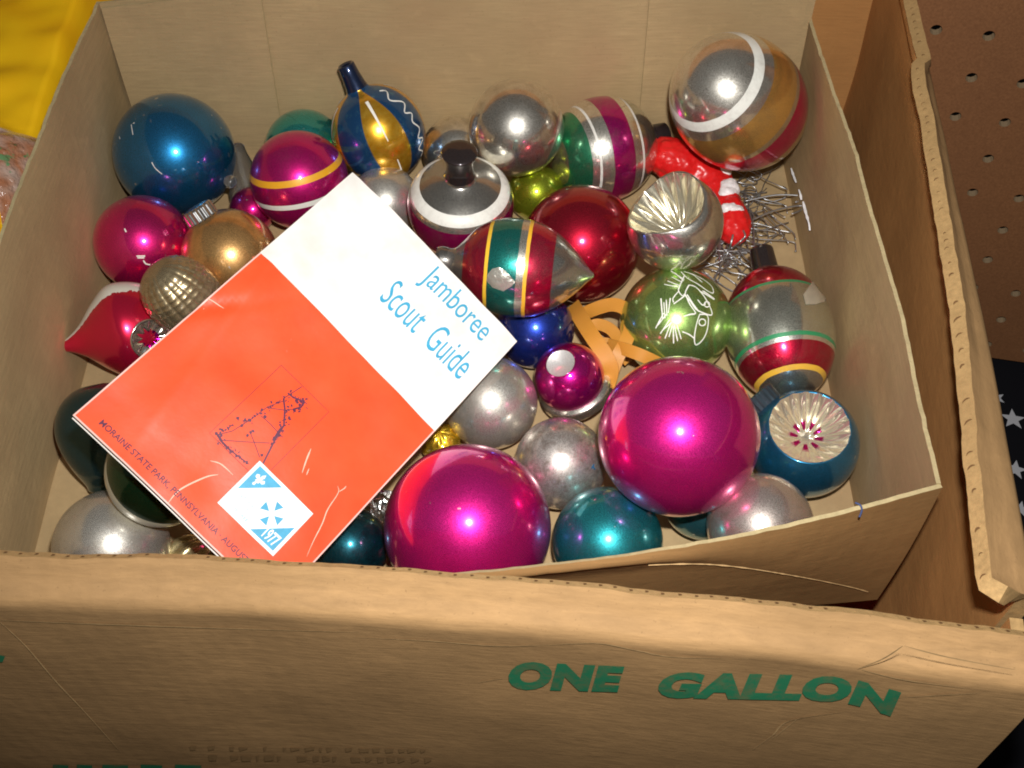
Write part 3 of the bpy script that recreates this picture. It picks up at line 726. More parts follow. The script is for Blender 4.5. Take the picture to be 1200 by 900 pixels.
# 28 green stencilled ball
C28 = Vector((.0820, .3553 - .003, .0279)); R28 = .0279
o = ball(C28, R28, glass_mat('lacquer_green', (.38, .58, .16), .13, metal=.88, tarnish=.25, tcol=(.08, .16, .03), tscale=40), 'green glass ball with white stencilled bells and sprigs', group=None)
Z = lambda L: [(700 + x / 6.43, 300 + y / 6.43) for x, y in L]
circ = lambda x, y, q: [(x + q * math.cos(t * math.pi / 5), y + q * math.sin(t * math.pi / 5)) for t in range(11)]
sten = [[(630, 120), (680, 170), (760, 215), (830, 265), (872, 280), (860, 230), (800, 180), (720, 140), (650, 118)],
        [(690, 220), (740, 235), (800, 300), (850, 390), (860, 445), (800, 430), (740, 400), (700, 340), (660, 290), (690, 220)], [(665, 295), (700, 370), (740, 430), (700, 440), (650, 455)],
        [(675, 290), (720, 360), (765, 420)], circ(825, 365, 20), [(770, 440), (745, 520), (730, 620), (745, 670), (800, 620), (830, 540), (830, 450), (770, 440)], circ(790, 500, 25), [(730, 620), (690, 590), (640, 570)],
        [(610, 270), (570, 320), (575, 350)], [(665, 295), (620, 330), (575, 362)], [(655, 150), (620, 230), (612, 265), (640, 300), (660, 285)], [(690, 130), (730, 150), (790, 200)], [(755, 330), (790, 370), (815, 360)]]
needles = [((480, 320), (492, 470)), ((520, 330), (525, 450)), ((550, 318), (535, 430)), ((502, 350), (510, 470)), ((440, 545), (500, 430)), ((458, 520), (520, 440)), ((475, 585), (545, 480)), ((510, 622), (552, 510)), ((490, 560), (560, 500)), ((575, 658), (572, 530)), ((605, 640), (580, 520)), ((632, 625), (600, 520)), ((540, 610), (565, 520)), ((505, 215), (605, 235)), ((530, 190), (620, 225)), ((555, 115), (655, 180)), ((560, 160), (640, 200)), ((585, 130), (650, 190)), ((800, 265), (882, 325)), ((790, 262), (860, 315)), ((780, 270), (880, 330))]
marks(o, C28, R28, [Z(L) for L in sten], .00075, white_paint, 'stencil_line'); marks(o, C28, R28, [Z(L) for L in needles], .0007, white_paint, 'stencil_line')
# 29 egg
C29 = Vector((.1330, .3450, .0285)); R29 = .0268; L29 = .0362
ax = Vector((-.07, 1, .12)).normalized()
r = empty('egg_ornament', frame(C29, ax, (CAM - C29)), 'egg shaped silver ornament with red bands and green rings lying by the right wall', 'ornament')
prof = [(R29 * math.cos(math.radians(a)) ** .96, L29 * math.sin(math.radians(a))) for a in range(-88, 74, 3)]
egg_body = lathe('glass_body', prof + [(.0075, .0352), (.0068, .0366)], band_mat('rings_red_green', -L29, L29, [(-1, (.55, .53, .48), 1), (-.83, (.80, .45, .04), .15), (-.78, (.50, .008, .04), 1), (-.50, SILVER, 1), (-.45, (.02, .24, .09), .2), (-.395, (.66, .67, .56), 1), (.37, (.02, .24, .09), .2), (.415, (.46, .008, .04), 1), (.93, (.2, .17, .16), 1)], .09, .008, .25), r, 80)
lathe('neck', [(.0070, .0360), (.0066, .0400), (.0062, .0490), (.0062, .0500), (.0050, .0502), (.0002, .0490)], smoke, r, 32)
facet_m = plain('facet_silver', (.82, .80, .68), .22, .75)
surface_patch('facet', r, egg_body, [(941, 346), (952, 330), (961, 343), (971, 352), (955, 357), (944, 357)], facet_m)
# 30 blue ornament with flower reflector
C30 = Vector((.1360, .2816, .0251)); R30 = .0253
fm = NT('flower_reflector'); tc = fm.n('ShaderNodeTexCoord'); sp = fm.n('ShaderNodeSeparateXYZ'); fm.l(tc.outputs['Object'], sp.inputs[0])
rad = fm.math('SQRT', fm.math('ADD', fm.math('MULTIPLY', sp.outputs['X'], sp.outputs['X']), fm.math('MULTIPLY', sp.outputs['Y'], sp.outputs['Y'])))
an = fm.math('SINE', fm.math('MULTIPLY', fm.math('ARCTAN2', sp.outputs['Y'], sp.outputs['X']), 9.))
ringm = fm.ramp(fm.math('MULTIPLY', rad, 1 / R30), [(.0, (0, 0, 0)), (.15, (1, 1, 1)), (.29, (0, 0, 0))], 'CONSTANT').outputs[0]
pet = fm.math('MULTIPLY', ringm, fm.math('GREATER_THAN', an, .1))
fm.l(fm.mix(pet, (.95, .88, .70), (.66, .03, .26)), fm.b.inputs['Base Color']); set_in(fm, Metallic=.85, Roughness=.16)
bm_blue = glass_mat('lacquer_mid_blue', (.03, .23, .42), .2, chips=.5)
r30 = indent_ornament(C30, R30, img_axis(.15, -.42, .88, C30), .74, .42, bm_blue, fm.m, 'blue ball with a silver and pink flower shaped hollow near the front right corner', 18, .10)
inv = r30.matrix_world.inverted().to_3x3()
capd = inv @ img_axis(-.70, -.80, .05, C30)
t30 = bpy.data.objects.new('cap', None); bpy.data.objects.remove(t30)
def cap_on(root, d, R, r, h, mat):
    M = frame((0, 0, 0), d, Vector((.2, .9, .3))); seg = 64; prof = [(0, R + h), (r * .8, R + h), (r, R + h * .85), (r, R - .002), (r * 1.12, R - .003)]
    vs, fs = [], []
    for i, (rr, zz) in enumerate(prof):
        for k in range(seg):
            a = 2 * math.pi * k / seg; q = max(rr, 1e-5) * (1 + (.06 * math.cos(16 * a) if i >= 2 else 0)); vs.append(M @ Vector((q * math.cos(a), q * math.sin(a), zz)))
    for i in range(len(prof) - 1):
        for k in range(seg): k2 = (k + 1) % seg; fs.append((i * seg + k, i * seg + k2, (i + 1) * seg + k2, (i + 1) * seg + k))
    mesh_obj('cap', vs, fs, mat, root)
cap_on(r30, capd, R30, .0072, .0065, plain('cap_blue_grey', (.10, .14, .17), .35, .8))
# 31 small magenta ball with mirror dimple on a silver ribbed foot
C31 = Vector((.0280, .3207, .0240)); R31 = .0172
r31 = indent_ornament(C31, R31, img_axis(-.25, -.40, .86, C31), .42, .10, glass_mat('lacquer_hot_pink', (.60, .006, .24), .09), glass_mat('dimple_mirror', (.95, .92, .88), .22, .5, grunge=.1, metal=.68), 'small hot pink ball with a mirror dimple and silver ribbed foot', 12, .0)
M = r31.matrix_world.inverted() @ frame(C31, img_axis(.32, .62, -.70, C31))
prof = [(.0152, .006), (.0178, .007), (.0186, .0085), (.0178, .0100), (.0184, .0112), (.0176, .0130), (.0160, .0142), (.0150, .0155), (.0002, .0160)]
o = lathe('ribbed_foot', prof, silver, r31, 64); o.matrix_local = M
# 33 to 40
ball((-.0103, .3066, .0226), .0226, silver_dull, 'matt silver ball half under the right edge of the booklet')
C34 = (.0226, .2731, .0214)
o = ball(C34, .0214, glass_mat('silver_speckled', (.76, .70, .64), .27, .5, tarnish=.55, tcol=(.22, .17, .14), tscale=210), 'speckled pinkish silver ball between the two large pink balls')
marks(o, C34, .0214, [[(694, 546), (697, 550)], [(696, 544), (693, 549)]], .0012, plain('blue_spot', (.02, .10, .2), .4), 'chip')
pinkm = glass_mat('lacquer_pink', (.82, .016, .28), .19, grunge=.3, metal=.86)
ball((.0711, .2604, .0696 - .006), .0339 * (1.013), pinkm, 'large glossy pink ball right of the speckled ball', group='large pink balls')
ball((-.0192, .2315, .0361), .0361, pinkm, 'large glossy pink ball at the front beside the orange part of the booklet', group='large pink balls')
ball((.0420, .2306, .0244), .0244, glass_mat('lacquer_teal', (.03, .38, .42), .19), 'bright teal ball at the front between the large pink balls')
ball((.1067, .2270 + .004, .0380), .0228, glass_mat('silver_pink', (.72, .63, .56), .19, .6, tarnish=.35, tcol=(.32, .26, .2), tscale=90), 'dull pinkish silver ball behind the front wall, before the blue flower ornament')
ball((.0877, .2560, .0195), .0195, glass_mat('lacquer_teal_dull', (.06, .26, .30), .28), 'pale teal ball low down under the large pink ball')
ball((-.0723, .2322, .0175), .0175, glass_mat('lacquer_deep_teal', (.01, .10, .13), .17, tarnish=.6, tcol=(.006, .012, .02), tscale=150), 'dark speckled teal ball under the lower corner of the booklet')
ball((-.1755, .2284, .0247), .0247, silver_dull, 'silver ball in the front left corner showing the flash')
# 4 red teardrop with white side and flower reflector
C4 = Vector((-.1933, .3502, .0241)); R4 = .0241
m = NT('red_white_side'); tc = m.n('ShaderNodeTexCoord'); sp = m.n('ShaderNodeSeparateXYZ'); m.l(tc.outputs['Object'], sp.inputs[0])
an = m.math('ARCTAN2', sp.outputs['Y'], sp.outputs['X']); fz_ = m.noise(tc.outputs['Object'], 500, 3)
wm = m.math('LESS_THAN', m.math('ABSOLUTE', m.math('ADD', m.math('SUBTRACT', an, 1.30), m.math('MULTIPLY', m.math('SUBTRACT', fz_, .5), .25))), .40)
m.l(m.mix(wm, (.72, .012, .06), (.70, .66, .56)), m.b.inputs['Base Color']); m.l(m.math('MULTIPLY', m.math('SUBTRACT', 1., wm), .74), m.b.inputs['Metallic']); m.l(m.math('ADD', .27, m.math('MULTIPLY', wm, .4)), m.b.inputs['Roughness']); set_in(m, Coat_Weight=.8, Coat_Roughness=.05)
ax4 = img_axis(-1, .27, .0, C4)
r4 = empty('teardrop_ornament', frame(C4, ax4, (CAM - C4)), 'red pointed ornament with a white side stripe and a small flower hollow', 'ornament')
prof = spline([(.0002, -.0245), (.0120, -.0215), (.0200, -.0140), (.0240, -.0040), (.0238, .0050), (.0168, .0138), (.0086, .0215), (.0040, .0280), (.0018, .0335), (.0007, .0368), (.0001, .0378)], 6)
lathe('glass_body', prof, m.m, r4, 96)
dc = hit(C4, R4, 176, 397); dn = (dc - C4).normalized(); dnl = (dn + (CAM - dc).normalized() * .5).normalized()
dl = r4.matrix_world.inverted() @ frame(dc + dn * .0012, dnl)
n = 12; dp = [(.0098, -.0035), (.0100, -.0002), (.0096, .0003)] + [(.0094 * (1 - i / n), -.0022 * (1 - (1 - i / n) ** 1.6)) for i in range(n + 1)]
fm2 = NT('small_flower_reflector'); tc = fm2.n('ShaderNodeTexCoord'); ln = fm2.n('ShaderNodeVectorMath', operation='LENGTH'); fm2.l(tc.outputs['Object'], ln.inputs[0])
fm2.l(fm2.mix(fm2.math('LESS_THAN', fm2.math('ADD', ln.outputs['Value'], fm2.math('MULTIPLY', fm2.noise(tc.outputs['Object'], 400, 2), .003)), .0058), (.88, .86, .78), (.55, .006, .30)), fm2.b.inputs['Base Color']); set_in(fm2, Metallic=.95, Roughness=.14)
o = lathe('reflector', dp, fm2.m, r4, 120, lambda rr, zz, a, i: (rr, zz + (.0009 * abs(math.sin(a * 5)) * math.sin(math.pi * max(0, i - 3) / n) if i > 2 else 0))); o.matrix_local = dl
# 5 kernelled gold ornament
C5 = Vector((-.1599, .3517, .0480)); R5 = .0176
kern = glass_mat('kernel_gold', (.58, .46, .27), .30, .7, tarnish=.4, tcol=(.22, .14, .05), tscale=80)
r5 = empty('corn_ornament', frame(C5, img_axis(-.62, -.62, .45, C5)), 'golden ornament moulded in rows of kernels, half under the booklet', 'ornament')
pr = spline([(.0002, -.0260), (.0085, -.0240), (.0145, -.0160), (.0174, -.004), (.0168, .008), (.0128, .0160), (.0070, .0200), (.0002, .0212)], 11)
lathe('glass_body', pr, kern, r5, 160, lambda rr, zz, a, i: (rr * (1 + .055 * abs(math.sin(a * 10)) ** .6 * abs(math.sin(zz * math.pi / .0030)) ** .6 - .03), zz))
# 6 dark teal tapered ornament, 7 dark green ball, 9 swirl
C6 = Vector((-.1905, .2910, .0240))
o = lathe('bell_ornament', spline([(.0002, -.0215), (.012, -.0195), (.020, -.0130), (.0236, -.003), (.0225, .007), (.0180, .0175), (.0130, .0255), (.0118, .0285), (.0095, .0282), (.0002, .0265)], 6), glass_mat('lacquer_slate_teal', (.03, .085, .10), .3, .5), None, 72)
o.matrix_world = frame(C6, img_axis(.12, 1, -.1, C6)); tag(o, 'dark slate teal bell shaped ornament sticking out left of the booklet', 'ornament')
C7 = Vector((-.1490, .2485, .0545)); R7 = .0239
o = lathe('ball_ornament', sph_prof(R7, 44), band_mat('green_painted_reflection', -R7, R7, [(-1, (.62, .58, .42), .2), (.10, (.012, .055, .02), 1)], .12, .004, .0), None, 72)  # cream band paints in the pale grazing reflection along the ball's edge
o.matrix_world = frame(C7, img_axis(.45, -.62, .93, C7)); tag(o, 'very dark green ball with a cream reflection painted along its rim, under the left edge of the booklet', 'ornament')
C9 = Vector((-.1455, .2300, .0100))
o = lathe('swirl_ornament', sph_prof(.0098, 40, sz=1.3), glass_mat('swirl_gold', (.70, .58, .30), .14), None, 120, lambda rr, zz, a, i: (rr * (1 + .12 * math.sin(6 * a + zz * 300)), zz))
o.matrix_world = frame(C9, (.8, .3, .2)); tag(o, 'tiny twisted gold and silver ornament by the front wall', 'ornament')
# 11 clear glass cone ornament with pink bulb
clear = NT('clear_glass'); set_in(clear, Base_Color=(.74, .74, .70, 1), Roughness=.22, Transmission_Weight=.95, IOR=1.3, Coat_Weight=.3); clear = clear.m
C11 = at_z(296, 246, .0130); ax = img_axis(-.20, -1, -.35, C11)
r = empty('cone_ornament', frame(C11, ax), 'pink bulb with a cloudy clear glass cone wedged beside the dark blue ball', 'ornament')
lathe('glass_bulb', sph_prof(.0128, 30), glass_mat('lacquer_pink_bulb', (.60, .008, .16), .14), r, 48)
o = lathe('glass_cone', spline([(.0095, .006), (.0105, .010), (.0098, .016), (.0075, .026), (.0048, .036), (.0038, .041), (.0002, .0425)], 5), clear, r, 48)
o.matrix_local = Matrix.Translation((-.001, .004, 0)) 
o = lathe('glass_knob', sph_prof(.0036, 20), clear, r, 24); o.matrix_local = r.matrix_world.inverted() @ Matrix.Translation(at_z(270, 213, .034))
# gold tinsel ball
gm_ = glass_mat('tinsel_gold', (.65, .42, .03), .25, .5)
Ct = at_z(517, 519, .012)
o = lathe('tinsel_ball', sph_prof(.0095, 40), gm_, None, 64, lambda rr, zz, a, i: (rr * (1 + .16 * nz(math.cos(a) * 4, math.sin(a) * 4, zz * 400)), zz * (1 + .1 * nz(a * 3, zz * 300))))
o.location = Ct; tag(o, 'crinkled gold tinsel ball peeping out below the booklet edge', 'ornament')
foil = plain('foil', (.7, .69, .66), .2, 1., bumpscale=260, bs=1.)
for px, py, lb in [(447, 602, 'scrap of silver foil between booklet and large front pink ball'), (736, 655, 'scrap of silver foil right of the bright teal ball')][:1]:
    p = at_z(px, py, .012); G = grid(lambda a, b: (p.x + (a - .5) * .016, p.y + (b - .5) * .03, p.z - .004 + .006 * nz(a * 5, b * 7)), 14, 20)
    tag(slab('foil_scrap', G, .0004, [foil, foil]), lb, 'foil')

# ---------------------------------------------------------------- red and white figure, hooks, rubber band
figm = plain('red_plastic', (.66, .012, .012), .32, spec=.5, bumpscale=250, bs=.35)
figw = plain('white_plastic', (.82, .78, .76), .4, bumpscale=400, bs=.3)
def blob_mesh(name, balls, mat, parent=None, vox=.0011):
    bm = bmesh.new()
    for p, R in balls:
        bmesh.ops.create_icosphere(bm, subdivisions=3, radius=R, matrix=Matrix.Translation(p))
    me = bpy.data.meshes.new(name); bm.to_mesh(me); bm.free(); me.materials.append(mat)
    o = bpy.data.objects.new(name, me); link(o, parent)
    md = o.modifiers.new('r', 'REMESH'); md.mode = 'VOXEL'; md.voxel_size = vox; md.use_smooth_shade = True
    ms = o.modifiers.new('s', 'SMOOTH'); ms.iterations = 6; ms.factor = .6
    bpy.context.view_layer.update(); dg = bpy.context.evaluated_depsgraph_get(); me2 = bpy.data.meshes.new_from_object(o.evaluated_get(dg)); o.modifiers.clear(); o.data = me2
    for q in me2.vertices: q.co += q.normal * (.0009 * mnoise.noise(q.co * 260) + .0005 * mnoise.noise(q.co * 620))
    for p in me2.polygons: p.use_smooth = True
    return o
pts = [(770, 180, .0100, .022), (783, 184, .0115, .024), (797, 190, .0122, .023), (812, 195, .0110, .020), (826, 203, .0110, .018), (838, 214, .0100, .017), (847, 228, .0085, .017), (853, 242, .0080, .018), (857, 255, .0095, .018), (860, 266, .0095, .017), (862, 273, .0075, .016), (790, 203, .0085, .018), (815, 212, .0090, .016)]
bl = []
for (x0, y0, r0, z0), (x1, y1, r1, z1) in zip(pts[:11], pts[1:11]):
    for k in range(4):
        t = k / 4; bl.append((at_z(x0 + (x1 - x0) * t, y0 + (y1 - y0) * t, z0 + (z1 - z0) * t), r0 + (r1 - r0) * t))
bl += [(at_z(p[0], p[1], p[3]), p[2]) for p in pts[11:]]
cf = at_z(820, 205, .008)
fig = empty('figure_ornament', Matrix.Translation(cf), 'small red and white plastic figure lying face down among the wire hooks', 'ornament')
blob_mesh('body', [(p - cf, R) for p, R in bl], figm, fig)
for spots in ([(846, 196, .024, .0042), (848, 202, .0235, .0042)], [(853, 220, .0225, .0055), (851, 228, .0225, .005), (856, 224, .022, .0052)], [(852, 246, .024, .004), (858, 246, .0245, .004), (864, 248, .0235, .004), (869, 250, .021, .0035)], [(795, 172, .0295, .0032), (803, 172, .0295, .003)]):
    blob_mesh('white_trim', [(at_z(x, y, z) - cf, R) for x, y, z, R in spots], figw, fig, .0008)
tube('wire_loop', [[at_z(x, y, z) - cf for x, y, z in spline([(859, 275, .024), (857, 284, .022), (852, 298, .016), (843, 314, .014), (836, 330, .012)], 6)], [at_z(x, y, z) - cf for x, y, z in spline([(871, 270, .022), (873, 277, .021), (866, 284, .018), (857, 291, .019)], 6)]], .00055, wire_m, fig)

def hook_path(L, wr):
    return spline([(0, 0, 0), (wr * .2, L * .25, 0), (0, L * .5, .0005), (-wr * .3, L * .75, 0), (0, L * .92, 0), (wr * .6, L * 1.02, 0), (wr * 1.4, L * .97, 0), (wr * 1.6, L * .85, 0)], 3)
rng = random.Random(11)
lab = ['long straight wire hook reaching from the red figure towards the right wall', 'wire hook lying just below the longest hook by the right wall', 'curved wire hook below the red figure beside the egg ornament', 'wire hook crossing the cardboard floor left of the egg neck']
for k, (a, b, z) in enumerate([((872, 236), (943, 230), .010), ((872, 262), (938, 241), .012), ((868, 292), (905, 312), .008), ((884, 300), (878, 246), .012)]):
    p, q = at_z(*a, z), at_z(*b, z + .003); mid = (p + q) / 2 + Vector((.001, .002, .001)); tip = q + (p - q).normalized() * .006 + Vector((.0, -.004, 0))
    o = tube('wire_hook', [[Vector(t) - p for t in spline([tuple(p), tuple(mid), tuple(q), tuple(q + (tip - q) * .4 + Vector((.002, -.001, 0))), tuple(tip)], 6)]], .00055, wire_m); o.location = p
    tag(o, lab[k], 'hook', 'loose wire hooks')
paths = []
for k in range(140):
    px = rng.gauss(866, 30); py = rng.gauss(275, 36)
    if not (745 < px < 922 and 195 < py < 335): continue
    c = at_z(px, py, .002 + .010 * rng.random()); a = rng.uniform(0, 6.28); tl = rng.uniform(-.25, .25); L = rng.uniform(.016, .032)
    M = Matrix.Translation(c) @ Matrix.Rotation(a, 4, 'Z') @ Matrix.Rotation(tl, 4, 'X') @ Matrix.Rotation(rng.uniform(0, 3.14), 4, 'Y') @ Matrix.Translation((0, -L / 2, 0))
    q = [M @ Vector(p) for p in hook_path(L, rng.uniform(.0015, .0042))]
    q = [Vector((min(p.x, .158), p.y, max(p.z, .0008))) for p in q]; paths.append(q)
tag(tube('wire_hook_tangle', paths, .00032, wire_m, None, 5), 'tangle of thin steel ornament hooks on the carton floor', 'hooks', kind='stuff')

band_m = NT('rubber'); set_in(band_m, Base_Color=(.56, .225, .03, 1), Roughness=.5, Specular_IOR_Level=.35, Subsurface_Weight=.1); band_m = band_m.m
def flat_band(name, pts, wd, th, label, group=None):
    Q = [at_z(x, y, z) for x, y, z, _ in spline([p if len(p) == 4 else p + (0.,) for p in pts], 8)]; TW = [t for *_, t in spline([p if len(p) == 4 else p + (0.,) for p in pts], 8)]
    A = []
    for i, p in enumerate(Q):
        t = (Q[min(i + 1, len(Q) - 1)] - Q[max(i - 1, 0)]).normalized(); v = (CAM - p).normalized(); s = v.cross(t).normalized(); v2 = t.cross(s)
        s = s * math.cos(TW[i]) + v2 * math.sin(TW[i]); A.append([p - s * wd / 2, p - s * wd / 6, p + s * wd / 6, p + s * wd / 2])
    o = slab(name, A, th, [band_m, band_m]); return tag(o, label, 'rubber band', group)
flat_band('rubber_band', [(672, 358, .022, .2), (680, 372, .029, .1), (694, 394, .033, 0.), (709, 416, .031, .1), (716, 434, .026, .2), (712, 452, .018, .3)], .0078, .0009, 'orange rubber band running down beside the cobalt blue ball')
flat_band('rubber_band', [(676, 372, .018, .5), (694, 363, .026, .2), (718, 357, .033, .0), (735, 364, .035, .3), (739, 384, .034, .4), (733, 402, .032, .2), (724, 418, .029, 0.), (716, 440, .022, .2)], .0068, .0009, 'orange rubber band looping against the green stencilled ball')
flat_band('rubber_band', [(714, 404, .027, .3), (735, 410, .033, .2), (754, 417, .034, .2), (778, 428, .029, .5)], .0062, .0009, 'short stretch of orange rubber band slipping behind the right large pink ball')
flat_band('rubber_band', [(682, 392, .016, .3), (698, 380, .019, .2), (716, 386, .020, .1), (724, 400, .019, .2), (718, 420, .018, .2)], .0060, .0009, 'orange rubber band lying lowest inside the loop')
flat_band('rubber_band', [(692, 412, .010, .3), (706, 402, .013, .2), (724, 408, .013, .1), (738, 424, .012, .2)], .0060, .0009, 'orange rubber band flat on the floor below the loop')

# ---------------------------------------------------------------- booklet
bT, bL, bR = at_z(413, 202, .112), at_z(85, 487, .110), at_z(606, 400, .0575)
E1 = bR - bT; E2 = bL - bT; BW, BH = E1.length, E2.length; e1, e2 = E1.normalized(), E2.normalized(); bn = e1.cross(e2).normalized()
if bn.z < 0: bn = -bn
e2o = e2
bB = bL + bR - bT
book = empty('booklet', Matrix.Translation(bT), 'orange and white paper booklet with blue title lying on top of the ornaments', 'booklet')
def bend(a, b):
    """lift of the cover above its plane, a along the top edge, b down the page (0..1)"""
    h = .0022 * math.sin(math.pi * a) * (1 - .3 * b) + .0014 * nz(a * 2.5, b * 3.2) + .0006 * nz(a * 7, b * 8, 4)
    h += .0010 * math.exp(-((a - .04 - .3 * max(0, b - .3)) / .03) ** 2) * (.4 if b < .35 else 1) * max(0, 1 - b * .7)
    h -= .0012 * math.exp(-((b - .60 + .9 * a) / .025) ** 2) * max(0, 1 - 4 * a)
    h += .0016 * max(0, b - .9) / .1 * (1 - a) * .6
    return h
def bp(a, b, lift=0.): return e1 * (a * BW) + e2 * (b * BH) + bn * (bend(a, b) + lift)
def to_book(px, py):
    d = ray(px, py); p = CAM + d * ((bT - CAM).dot(bn) / d.dot(bn)); q = p - bT
    c = e1.dot(e2); x, y = q.dot(e1), q.dot(e2); det = 1 - c * c
    return (x - c * y) / det / BW, (y - c * x) / det / BH
cov = NT('cover_print'); uvn = cov.n('ShaderNodeUVMap'); sp = cov.n('ShaderNodeSeparateXYZ'); cov.l(uvn.outputs[0], sp.inputs[0]); v = cov.coord()
om = cov.math('GREATER_THAN', cov.math('ADD', sp.outputs['Y'], cov.math('MULTIPLY', sp.outputs['X'], -.008)), .368)
paper = cov.ramp(cov.noise(v, 70, 4), [(.35, (.80, .79, .75)), (.72, (.70, .67, .60))]).outputs[0]
orange = cov.ramp(cov.noise(v, 60, 4), [(.3, (.76, .074, .018)), (.7, (.82, .094, .026))]).outputs[0]
cc = cov.mix(om, paper, orange)
wear = cov.ramp(cov.noise(v, 420, 3, .7), [(.70, (0, 0, 0)), (.80, (.5, .5, .5))]).outputs[0]
edge = cov.math('MAXIMUM', cov.math('GREATER_THAN', cov.math('ABSOLUTE', cov.math('SUBTRACT', sp.outputs['X'], .5)), .494), cov.math('GREATER_THAN', cov.math('ABSOLUTE', cov.math('SUBTRACT', sp.outputs['Y'], .5)), .496))
cc = cov.mix(cov.math('MULTIPLY', edge, .6), cc, (.85, .78, .7)); cc = cov.mix(cov.math('MULTIPLY', wear, .25), cc, (.6, .45, .35))
cov.l(cc, cov.b.inputs['Base Color']); set_in(cov, Roughness=.38, Specular_IOR_Level=.45); cov.bump(cov.noise(v, 120, 4), .12, .0008); cov = cov.m
page_m = plain('paper_edge', (.72, .66, .55), .8, bumpscale=1200, bs=.4)
NU, NV = 50, 80
o = slab('front_cover', grid(lambda a, b: bp(a, b), NU, NV), .00035 if bn.dot(e1.cross(e2)) < 0 else -.00035, [cov, page_m], book)
me = o.data; uv = me.uv_layers.new(name='UVMap'); 
c12 = e1.dot(e2); det = 1 - c12 * c12
for lp in me.loops:
    q = me.vertices[lp.vertex_index].co; x, y = q.dot(e1), q.dot(e2); uv.data[lp.index].uv = ((x - c12 * y) / det / BW, (y - c12 * x) / det / BH)
sgn = .0040 if bn.dot(e1.cross(e2)) < 0 else -.0040
slab('pages', grid(lambda a, b: bp(.006 + .988 * a, .004 + .99 * b, -.0006), 30, 40), sgn, [page_m, page_m], book)
slab('back_cover', grid(lambda a, b: bp(a, b, -.0052), 30, 40), sgn * .09, [cov, page_m], book)
ink_blue = plain('print_light_blue', (.05, .36, .56), .45); ink_purple = plain('print_dark', (.10, .012, .045), .5); ink_line = plain('print_dark_red', (.33, .03, .02), .5)
stick_w = plain('print_white', (.88, .88, .86), .4)
def book_text(body, a0, b0, wd, hh, mat, offset=0., lift=.0005, sh=0.):
    vs, fs = text_mesh(body, 1., offset, sh); vs = norm_text(vs, wd, hh)
    return mesh_obj('printed_text', [bp(a0 + x, b0 - y, lift) for x, y in vs], fs, mat, book, False)
def bpoly(name, pts, mat, lift):
    P = [bp(a, b, lift) for a, b in pts]; n = len(P); c = sum(P, Vector()) / n
    return mesh_obj(name, P + [c], [(i, (i + 1) % n, n) for i in range(n)], mat, book, False)
def bline(name, pts, wd, mat, lift=.0002):
    P = []
    for (x0, y0), (x1, y1) in zip(pts, pts[1:]):
        for k in range(6): P.append((x0 + (x1 - x0) * k / 6, y0 + (y1 - y0) * k / 6))
    P.append(pts[-1]); Q = [bp(a, b, lift) for a, b in P]
    return ribbons(name, [(Q, [bn] * len(Q), wd)], mat, book)
def span(p, q):
    a, b = to_book(*p), to_book(*q); return a, b
(a0, b0), (a1, b1) = span((482, 337), (562, 402)); bm1 = (b0 + b1) / 2
book_text('Jamboree', a0, bm1 + .006, a1 - a0, .092, ink_blue, .0)
(a0, b0), (a1, b1) = span((440, 353), (540, 442)); bm2 = (b0 + b1) / 2
book_text('Scout  Guide', a0, bm2 + .006, a1 - a0, .088, ink_blue, .0)
(a0, b0), (a1, b1) = span((112, 500), (288, 660)); bm3 = (b0 + b1) / 2
book_text('MORAINE STATE PARK, PENNSYLVANIA \u00b7 AUGUST', a0, bm3, (a1 - a0), .018, ink_purple, .008)
# map sketch
mp = [to_book(*p) for p in ((327, 430), (385, 482), (307, 562), (241, 513))]
al, ar = (mp[0][0] + mp[3][0]) / 2, (mp[1][0] + mp[2][0]) / 2; bt, bb = (mp[0][1] + mp[1][1]) / 2, (mp[2][1] + mp[3][1]) / 2
bline('printed_frame', [(al, bt), (ar, bt), (ar, bb), (al, bb), (al, bt)], .00030, ink_line)
zb = lambda x, y: to_book(230 + x / 3.915, 430 + y / 3.915)
for L, wd in [([(300, 450), (330, 390), (355, 340), (395, 275), (400, 200), (395, 150)], .0007), ([(395, 150), (480, 95)], .0003), ([(100, 340), (240, 350), (330, 355)], .0003), ([(100, 315), (160, 300), (240, 250), (320, 190), (400, 160)], .0003), ([(150, 385), (235, 450)], .0005), ([(240, 300), (260, 350), (285, 420)], .0003), ([(330, 195), (400, 205), (470, 195)], .0003), ([(85, 305), (110, 345), (150, 385)], .0008), ([(290, 230), (330, 265), (390, 330)], .0003), ([(415, 125), (440, 145), (490, 165)], .0007), ([(440, 200), (475, 190), (492, 165)], .0007), ([(345, 345), (372, 300), (380, 290)], .0008)]:
    bline('printed_line', [zb(*p) for p in L], wd, ink_purple)
rg = random.Random(4)
for L in ([(95, 310), (130, 290), (185, 262), (240, 245), (300, 215), (350, 180), (400, 150)], [(330, 380), (355, 340), (375, 305), (395, 270), (405, 235), (430, 205)], [(95, 320), (120, 355), (150, 385), (190, 415), (230, 445)], [(430, 140), (465, 150), (490, 170), (460, 195)]):
    Q = spline(L, 7)
    for x, y in Q:
        for _ in range(2):
            x1, y1 = x + rg.gauss(0, 9), y + rg.gauss(0, 9); a_ = rg.uniform(0, 6.28); l_ = rg.uniform(5, 14)
            if rg.random() < .6: bline('printed_line', [zb(x1, y1), zb(x1 + l_ * math.cos(a_), y1 + l_ * math.sin(a_))], rg.choice((.0003, .0004, .0007)), ink_purple)
